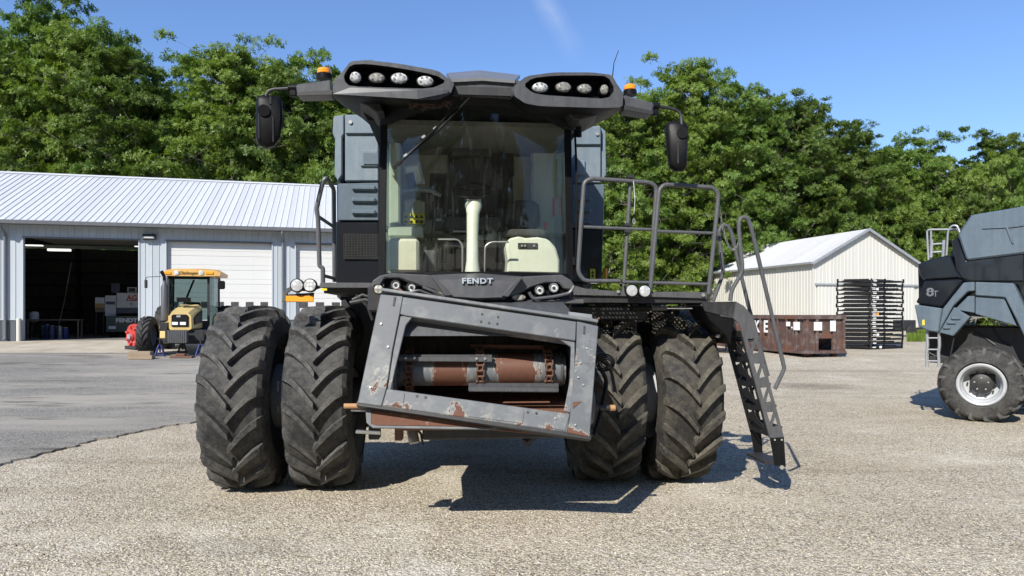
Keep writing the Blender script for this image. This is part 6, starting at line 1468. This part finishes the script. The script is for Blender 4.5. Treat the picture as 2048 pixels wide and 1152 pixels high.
for (xa, ya, xb) in ((1902,636,1921),(1893,645,1912),(1886,655,1901)):
    a = Hq(xa, ya, -0.01); b = Hq(xb, ya+1.0, -0.01); MB().obox((a+b)/2, ((b.x-a.x)/2,0,0), (0,0.02,0), (0,0,0.028)).build('louvre', M['panel2'], lv, bev=0.016)
a = Hq(1847, 645, -0.03); MB().obox(a, (0.018,0,0), (0,0.006,0), (0.0,0,0.05)).build('yellow_reflector', M['yellow'], c2, smooth=0)
MB().box(-0.9, XF, 0.5, 2.5, 1.0, 1.7).build('under_frame', M['dark'], c2, smooth=0, bev=0.02)
MB().box(-0.2, 0.2, 0.3, 2.6, 0.6, 0.85).build('rear_axle', M['dark'], c2, smooth=0, bev=0.02)
put('tyre', rw, c2, (0, 2.7, 0.67), (0,0,R(90)))
for pts in ([(1915,655),(1960,668),(1990,690)], [(1985,655),(2000,680),(2020,690)], [(1930,700),(1925,720),(1940,740)]): MB().tube([Hq(x,y,0.5) for x, y in pts], 0.02, 6).build('hose', M['dark'], c2)
# rear ladder, bottom section
lr = thing('rear_ladder', None, None); lr.parent = c2
for px in (1854, 1878): MB().tube([Hq(px,662,0.1), Hq(px+1,690,0.1), Hq(px-1,705,.1), Hq(px,734,0.1)], 0.028, 8).build('stile', M['zinc'], lr)
for y in (676, 699, 722): MB().cyl(Hq(1853,y,.1), Hq(1879,y,.1), 0.014, seg=8).build('rung', M['zinc'], lr)
MB().tube(fillet([Hq(1856,704,.1),Hq(1870,712,.1),Hq(1900,716,.1),Hq(1908,675,.1)],0.05), 0.012, 6).build('tow_loop', M['dark'], lr)
# top rails and ladder
tr2 = thing('top_rail', None, None); tr2.parent = c2
MB().tube(fillet([Hq(1857,520,.5),Hq(1854,462,.5),Hq(1860,459,.5),Hq(1920,459,.5)],0.05), 0.018, 8).build('handrail', M['zinc'], tr2)
MB().tube(fillet([Hq(1862,519,1.1),Hq(1862,462,1.1),Hq(1866,459,1.1),Hq(1915,460,1.1)],0.05), 0.018, 8).build('handrail', M['zinc'], tr2)
MB().tube(fillet([Hq(1893,512,.4),Hq(1896,462,.4),Hq(1904,451,.4),Hq(1914,451,.4),Hq(1920,466,.4)],0.09), 0.018, 8).build('handrail', M['zinc'], tr2)
for px in (1862, 1886): MB().tube([Hq(px,515,.7), Hq(px+2,480,.7)], 0.03, 8).build('ladder_stile', M['zinc'], tr2)
for y in (489, 505): MB().cyl(Hq(1862,y,.7), Hq(1887,y-2,.7), 0.018, seg=8).build('ladder_rung', M['zinc'], tr2)

# ------------------------------------------------------------ yellow tractor
TZ = 23.5; p0 = W(358, 700, TZ); T = Frame(p0.x, TZ, R(14), ground_z(p0.x, TZ)+0.13); Ht = T.at
tr = thing('tractor', 'old yellow tractor propped on jack stands with its right front wheel missing', 'tractor', T.o, T.yaw)
M['ty'] = paint('faded_yellow_paint', (0.58,0.42,0.15), 0.4, 0.35, (0.5,0.45,0.33), 2); M['ty_roof'] = paint('orange_yellow_roof', (0.64,0.36,0.10), 0.35, 0.2, (0.5,0.45,0.33), 2)
M['olive'] = paint('olive_yellow_fender', (0.36,0.31,0.10), 0.45, 0.3)
def tp_(pts, ly): return [V((p.x, ly, p.z)) for p in [Ht(x, y, ly) for x, y in pts]]
# hood loft from nose to cab
nose = tp_([(338,657),(338,632),(342,626),(376,626),(382,632),(383,657),(379,660),(341,660)], 0.0)
cN = sum(nose, V())/8; top_back = 0.28
rg = [nose]
for (dy_, k, dz_) in ((0.25,1.04,0.06),(0.9,1.08,0.16),(1.75,1.12,0.30)):
    rg.append([V((cN.x+(p.x-cN.x)*k, dy_, cN.z+(p.z-cN.z)*1.0+(dz_ if p.z > cN.z else 0.0))) for p in nose])
MB().loft(rg).build('hood', M['ty'], tr, smooth=35)
gr_ = MB().prism(tp_([(343,653),(343,632),(346,629),(373,629),(377,632),(377,653)], -0.01), (0,-0.03,0)).build('grille', M['black'], tr, smooth=0, bev=0.01)
for (a_, b_) in ((344,356),(360,372)):
    MB().prism(tp_([(a_,650),(a_,644),(b_,644),(b_,650)], -0.045), (0,-0.012,0)).build('headlight', M['white'], gr_, smooth=0, bev=0.004)
MB().prism(tp_([(353,634.5),(353,630.5),(361,630.5),(361,634.5)], -0.045), (0,-0.01,0)).build('badge', M['zinc'], gr_, smooth=0)
for k in range(5):
    y = 632+k*2.3; MB().prism(tp_([(345,y+.4),(345,y),(375,y),(375,y+.4)], -0.042), (0,-0.004,0)).build('grille_bar', M['dark'], gr_, smooth=0)
side = [(0.35,0.62),(1.7,0.70),(1.7,1.12),(0.9,1.0),(0.35,0.85)]
hx = max(p.x for p in nose)
MB().prism([(hx*1.0+0.03, y, cN.z-0.72+z) for y, z in side], (0.02,0,0)).build('side_grille', M['black'], tr, smooth=0)
MB().box(Ht(363,600,.9).x-0.15, Ht(363,600,.9).x+0.25, 0.85, 1.2, Ht(363,601,1.0).z-.05, Ht(363,595,1.0).z).build('hood_scoop', M['black'], tr, smooth=0, bev=0.02)
ws = thing('front_weights', None, None); ws.parent = tr
for k in range(10):
    px = 336+k*3.85; a = Ht(px, 686, -0.35); b = Ht(px+3.2, 661, -0.35)
    MB().box(a.x, b.x, -0.42, -0.05, a.z, b.z).build('weight', M['rail'], ws, smooth=0, bev=0.006)
MB().box(-0.45, 0.75, 0.1, 2.2, 0.38, 0.75).build('chassis', M['dark'], tr, smooth=0, bev=0.02)
MB().box(Ht(318,675,.35).x, Ht(408,675,.35).x, 0.28, 0.5, Ht(360,688,.4).z, Ht(360,676,.4).z).build('front_axle', M['dark'], tr, smooth=0, bev=0.02)
MB().box(Ht(320,660,.5).x, Ht(336,660,.5).x, 0.4, 0.8, Ht(320,662,.5).z, Ht(320,645,.5).z).build('battery_box', M['dark'], tr, smooth=0, bev=0.02)
# exhaust
a = Ht(329,644,.9); b = Ht(329,560,.9)
ex = MB().lathe([(0.055,0),(0.115,0.05),(0.115,b.z-a.z-0.25),(0.06,b.z-a.z-0.12),(0.05,b.z-a.z)], (a.x,.9,a.z), (0,0,1), 18).build('exhaust', M['rail'], tr)
MB().tube([V((a.x,.9,b.z-.02)), V((a.x-.01,.9,b.z+.12)), V((a.x-0.10,.9,b.z+0.30))], [0.055,0.055,0.06], 10).build('exhaust_tip', M['black'], ex)
# cab
cbt = thing('cab', None, None); cbt.parent = tr
zR = Ht(380, 553, 1.9).z; zF = Ht(380, 640, 1.9).z
fx0, fx1 = Ht(337,600,1.8).x, Ht(417,600,1.8).x
for (x, y) in ((fx0,1.8),(fx1,1.8),(fx0-0.15,3.1),(fx1+0.15,3.1)):
    MB().bar((x,y,zF-0.4),(x*0.98+0.01,y+0.03,zR),0.08,0.08).build('pillar', M['dark'], cbt, smooth=0)
MB().box(fx0, fx1, 1.80, 1.81, zF, zR).build('windscreen', M['glass_dark'], cbt, smooth=0)
MB().prism([(fx1+0.02,1.86,zF-0.35),(fx1+0.15,3.05,zF-0.35),(fx1+0.15,3.05,zR),(fx1+0.02,1.86,zR)], (0.008,0,0)).build('side_glass', M['glass_dark'], cbt, smooth=0)
MB().prism([(fx0-0.02,1.86,zF),(fx0-0.15,3.05,zF),(fx0-0.15,3.05,zR),(fx0-0.02,1.86,zR)], (-0.008,0,0)).build('side_glass', M['glass_dark'], cbt, smooth=0)
MB().box(fx0-0.1, fx1+0.1, 1.9, 3.1, zF-0.5, zF-0.42).build('floor', M['dark'], cbt, smooth=0)
MB().box(fx0, fx1, 1.82, 1.95, zF-0.45, zF-0.02).build('firewall', M['inside_dark'], cbt, smooth=0)
MB().box((fx0+fx1)/2-0.25, (fx0+fx1)/2+0.25, 2.6, 2.72, zF-0.1, zF+0.65).build('seat_back', M['fabric'], cbt, bev=0.05)
c_ = V(((fx0+fx1)/2, 2.05, zF+0.28)); MB().tube([c_+V((0.2*math.cos(a), 0.1*math.sin(a), 0.16*math.sin(a))) for a in [k*.3927 for k in range(16)]], 0.014, 6, closed=True).build('steering_wheel', M['black'], cbt)
MB().cyl(c_, c_+V((0,-.2,-.4)), 0.05, seg=10).build('column', M['dark'], cbt)
R1 = tp_([(330,540),(345,538.5),(400,538.5),(432,541),(441,545),(440,552),(400,552.5),(331,551)], 1.55)
MB().loft([R1, [p+V((0.02,0.5,0.05 if p.z > R1[4].z else 0)) for p in R1], [p+V((0.02,1.7,0.02 if p.z > R1[4].z else 0)) for p in R1]]).build('roof', M['ty_roof'], cbt, smooth=30)
for px, mt in ((334,'orange'),(419,'orange')):
    a = Ht(px, 546, 1.54); MB().obox(a, (0.13,0,0), (0,0.02,0), (0,0,0.045)).build('indicator', M[mt], cbt, bev=0.01)
for px in (352.5, 402.5):
    a = Ht(px, 545.5, 1.54); MB().lathe([(0.085,-0.02),(0.085,0.015),(0.06,0.02),(0,0.025)], a, (0,-1,0), 18).build('roof_light', M['lens'], cbt)
a = Ht(376, 546, 1.535); textmesh('Challenger', 0.145, M['black'], (a.x, 1.53, a.z), (1,0,0), (0,0,1), extrude=0.002, shear=0.35, offset=0.001, parent=cbt)
# mirrors
MB().tube(fillet([Ht(322,553,1.6),Ht(292,554,1.6),Ht(290,572,1.6)],0.08), 0.014, 6).build('mirror_arm', M['dark'], cbt)
MB().obox(Ht(292,568,1.6), (0.03,0,0), (0,0.1,0), (0,0,0.14)).build('mirror', M['dark'], cbt, bev=0.01)
MB().tube([Ht(428,556,1.6),Ht(440,557,1.6),Ht(441,562,1.6)], 0.014, 6).build('mirror_arm', M['dark'], cbt)
MB().obox(Ht(443,570,1.6), (0.12,0,0), (0,0.06,0), (0,0,0.15)).build('mirror', M['black'], cbt, bev=0.04)
# fenders
fr_pts = []
x = Ht(430,620,2.6).x
MB().loft([[V((fx1+0.10, 2.6+q*0, 0)) for q in ()]]) if False else None
arc = [(2.1,zF-0.75),(2.15,zF-0.25),(2.4,zF+0.10),(2.9,zF+0.22),(3.5,zF+0.12),(3.9,zF-0.3)]
MB().loft([[V((fx1+0.06,y,z)), V((fx1+0.55,y,z-0.02)), V((fx1+0.55,y,z-0.06)), V((fx1+0.06,y,z-0.05))] for y, z in arc]).build('fender', M['olive'], tr, smooth=40)
MB().prism([(fx1+0.05,y,z) for y, z in arc], (0.02,0,0)).build('fender_side', M['olive'], tr, smooth=0)
MB().loft([[V((fx0-0.06,y,z)), V((fx0-0.5,y,z-0.02)), V((fx0-0.5,y,z-0.06)), V((fx0-0.06,y,z-0.05))] for y, z in arc]).build('fender', M['ty'], tr, smooth=40)
MB().box(fx0-0.08, fx0+0.1, 1.6, 1.9, zF-0.6, zF+0.15).build('cowl', M['ty'], tr, smooth=0, bev=0.02)
# wheels
tf = make_tyre(0.66, 0.42, 0.36, 17, 0.65, 0.04, 48, mat=M['tyre_dark']); trr = make_tyre(0.86, 0.5, 0.48, 18, 0.85, 0.045, 48, mat=M['tyre_dark'])
w = thing('wheel', None, None, (Ht(295,680,.4).x, 0.45, 0.56), R(0)); w.parent = tr; w.rotation_euler = (0,0,R(-5)); put('tyre', tf, w); put('rim', make_rim(0.36, 0.36, 1, M['rim_grey']), w)
for x in (fx0-0.35, fx1+0.45):
    w = thing('wheel', None, None, (x, 3.0, 0.75)); w.parent = tr; put('tyre', trr, w); put('rim', cache.get('trr') or cache.setdefault('trr', make_rim(0.48, 0.45, 1, M['rim_grey'])), w)
# jack stands, blocks, boards
def stand(px, py, Y, label, mat):
    p = W(px, py, Y); s_ = thing('jack_stand', label, 'jack stand', (p.x, Y, ground_z(p.x, Y)+0.030), R(20), 'jack stands under the yellow tractor')
    for k in range(4):
        a = math.pi/4+k*math.pi/2; MB().bar((0.05*math.cos(a),0.05*math.sin(a),0.38),(0.21*math.cos(a),0.21*math.sin(a),0.0),0.05,0.02).build('leg', mat, s_, smooth=0)
    MB().cyl((0,0,0.15),(0,0,0.56),0.028,seg=12).build('post', M['dark'], s_); MB().box(-0.07,0.07,-0.03,0.03,0.56,0.60).build('saddle', M['dark'], s_, smooth=0)
    for z, r_ in ((0.06,0.18),(0.24,0.115)): MB().tube([(r_*math.cos(math.pi/4+k*math.pi/2), r_*math.sin(math.pi/4+k*math.pi/2), z) for k in range(4)], 0.012, 4, closed=True).build('brace', mat, s_, smooth=0)
stand(320,720,23.4,'blue jack stand beside the left front tyre of the yellow tractor', M['blue']); stand(401,718,23.5,'blue jack stand where the right front wheel is missing', M['blue'])
stand(365,712,24.2,'dark jack stand under the middle of the tractor chassis', M['dark'])
def board(px, py, Y, lx_, ly_, h, label, rz=0, z=0, group=None, mat='wood'):
    p = W(px, py, Y); o = MB().box(-lx_/2, lx_/2, -ly_/2, ly_/2, 0, h).build('wood_block', M[mat], None, smooth=0, bev=0.006, loc=(p.x, Y, ground_z(p.x, Y)+0.031+z)); o.rotation_euler = (0,0,rz)
    return tag(o, label, 'wood block', group)
board(283, 728, 22.6, 0.75, 0.22, 0.13, 'lower timber block in front of the tractor front tyre', 0.03); board(281, 722, 22.62, 0.72, 0.22, 0.12, 'upper timber block in front of the tractor front tyre', 0.0, 0.131)
board(365, 722, 23.0, 0.70, 0.30, 0.06, 'flat brown board lying below the tractor weights', 0.05, 0, None, 'chain'); board(362, 720, 23.05, 0.30, 0.22, 0.07, 'small brown block on top of the flat board under the tractor', 0.1, 0.061, None, 'chain')
# red wheel weight assembly beyond the tractor tyre
rp_ = W(262, 690, 25.6); rw_ = thing('red_implement', 'round red cast implement hub beside the tractor tyre and open bay', 'implement', (rp_.x+.12, 25.6, ground_z(rp_.x, 25.6)+0.036), R(-30))
MB().lathe([(0.0,-0.12),(0.16,-0.14),(0.18,-0.05),(0.34,-0.06),(0.42,-0.10),(0.44,0.0),(0.42,0.14),(0.36,0.16),(0.0,0.12)], (0,0,0.48), (0.15,1,0), 28).build('drum_hub', M['red'], rw_)
for k in range(7): a = k*0.9; MB().obox((0.30*math.cos(a),-0.10,0.48+0.30*math.sin(a)), (0.05*math.cos(a),0,0.05*math.sin(a)), (0,0.05,0), (-0.03*math.sin(a),0,0.03*math.cos(a))).build('lug', M['red'], rw_, smooth=0, bev=0.01)
MB().cyl((0,-0.22,0.46),(0,-0.1,0.46),0.09,seg=16).build('bearing', M['zinc'], rw_); MB().obox((0.02,0,0.07),(0.32,0,0),(0,0.18,0),(0,0,0.06)).build('base', M['dark'], rw_, smooth=0, bev=0.01)
MB().obox((0.35,0.1,0.85),(0.09,0,0),(0,0.05,0),(0,0,0.06)).build('guard', M['white'], rw_, smooth=0, bev=0.01)

MB().bar((fx0+0.25,1.79,zF+0.02),(fx0+0.55,1.785,zF+0.6),0.015,0.015).build('wiper', M['black'], cbt, smooth=0)
MB().box(fx0-0.02, fx1+0.02, 1.77, 1.80, zR-0.10, zR-0.02).build('visor', M['black'], cbt, smooth=0, bev=0.01)
for k in range(6): MB().box(hx+0.045, hx+0.055, 0.5+k*0.18, 0.62+k*0.18, cN.z-0.05, cN.z+0.16+k*0.015).build('hood_louvre', M['inside_dark'], tr, smooth=0)
MB().box((fx0+fx1)/2-0.45, (fx0+fx1)/2-0.2, 2.2, 2.6, zF-0.3, zF+0.25).build('console', M['dark'], cbt, bev=0.03)
MB().tube([((fx0+fx1)/2-0.5,2.9,zF-0.2),((fx0+fx1)/2-0.35,2.7,zF+0.5),((fx0+fx1)/2+0.05,2.5,zR-0.1)], 0.035, 8).build('cab_brace', M['dark'], cbt)
for k in range(3): MB().tube([Ht(385+k*6,676,1.2), Ht(388+k*5,664,1.3), Ht(396+k*4,660,1.5)], 0.02, 6).build('hose', M['dark'], tr)
MB().lathe([(0.02,-0.03),(0.17,-0.03),(0.19,0.0),(0.19,0.12),(0.05,0.16)], Ht(411,680,.45), (1,0,0), 20, True).build('bare_hub', M['rust'], tr)
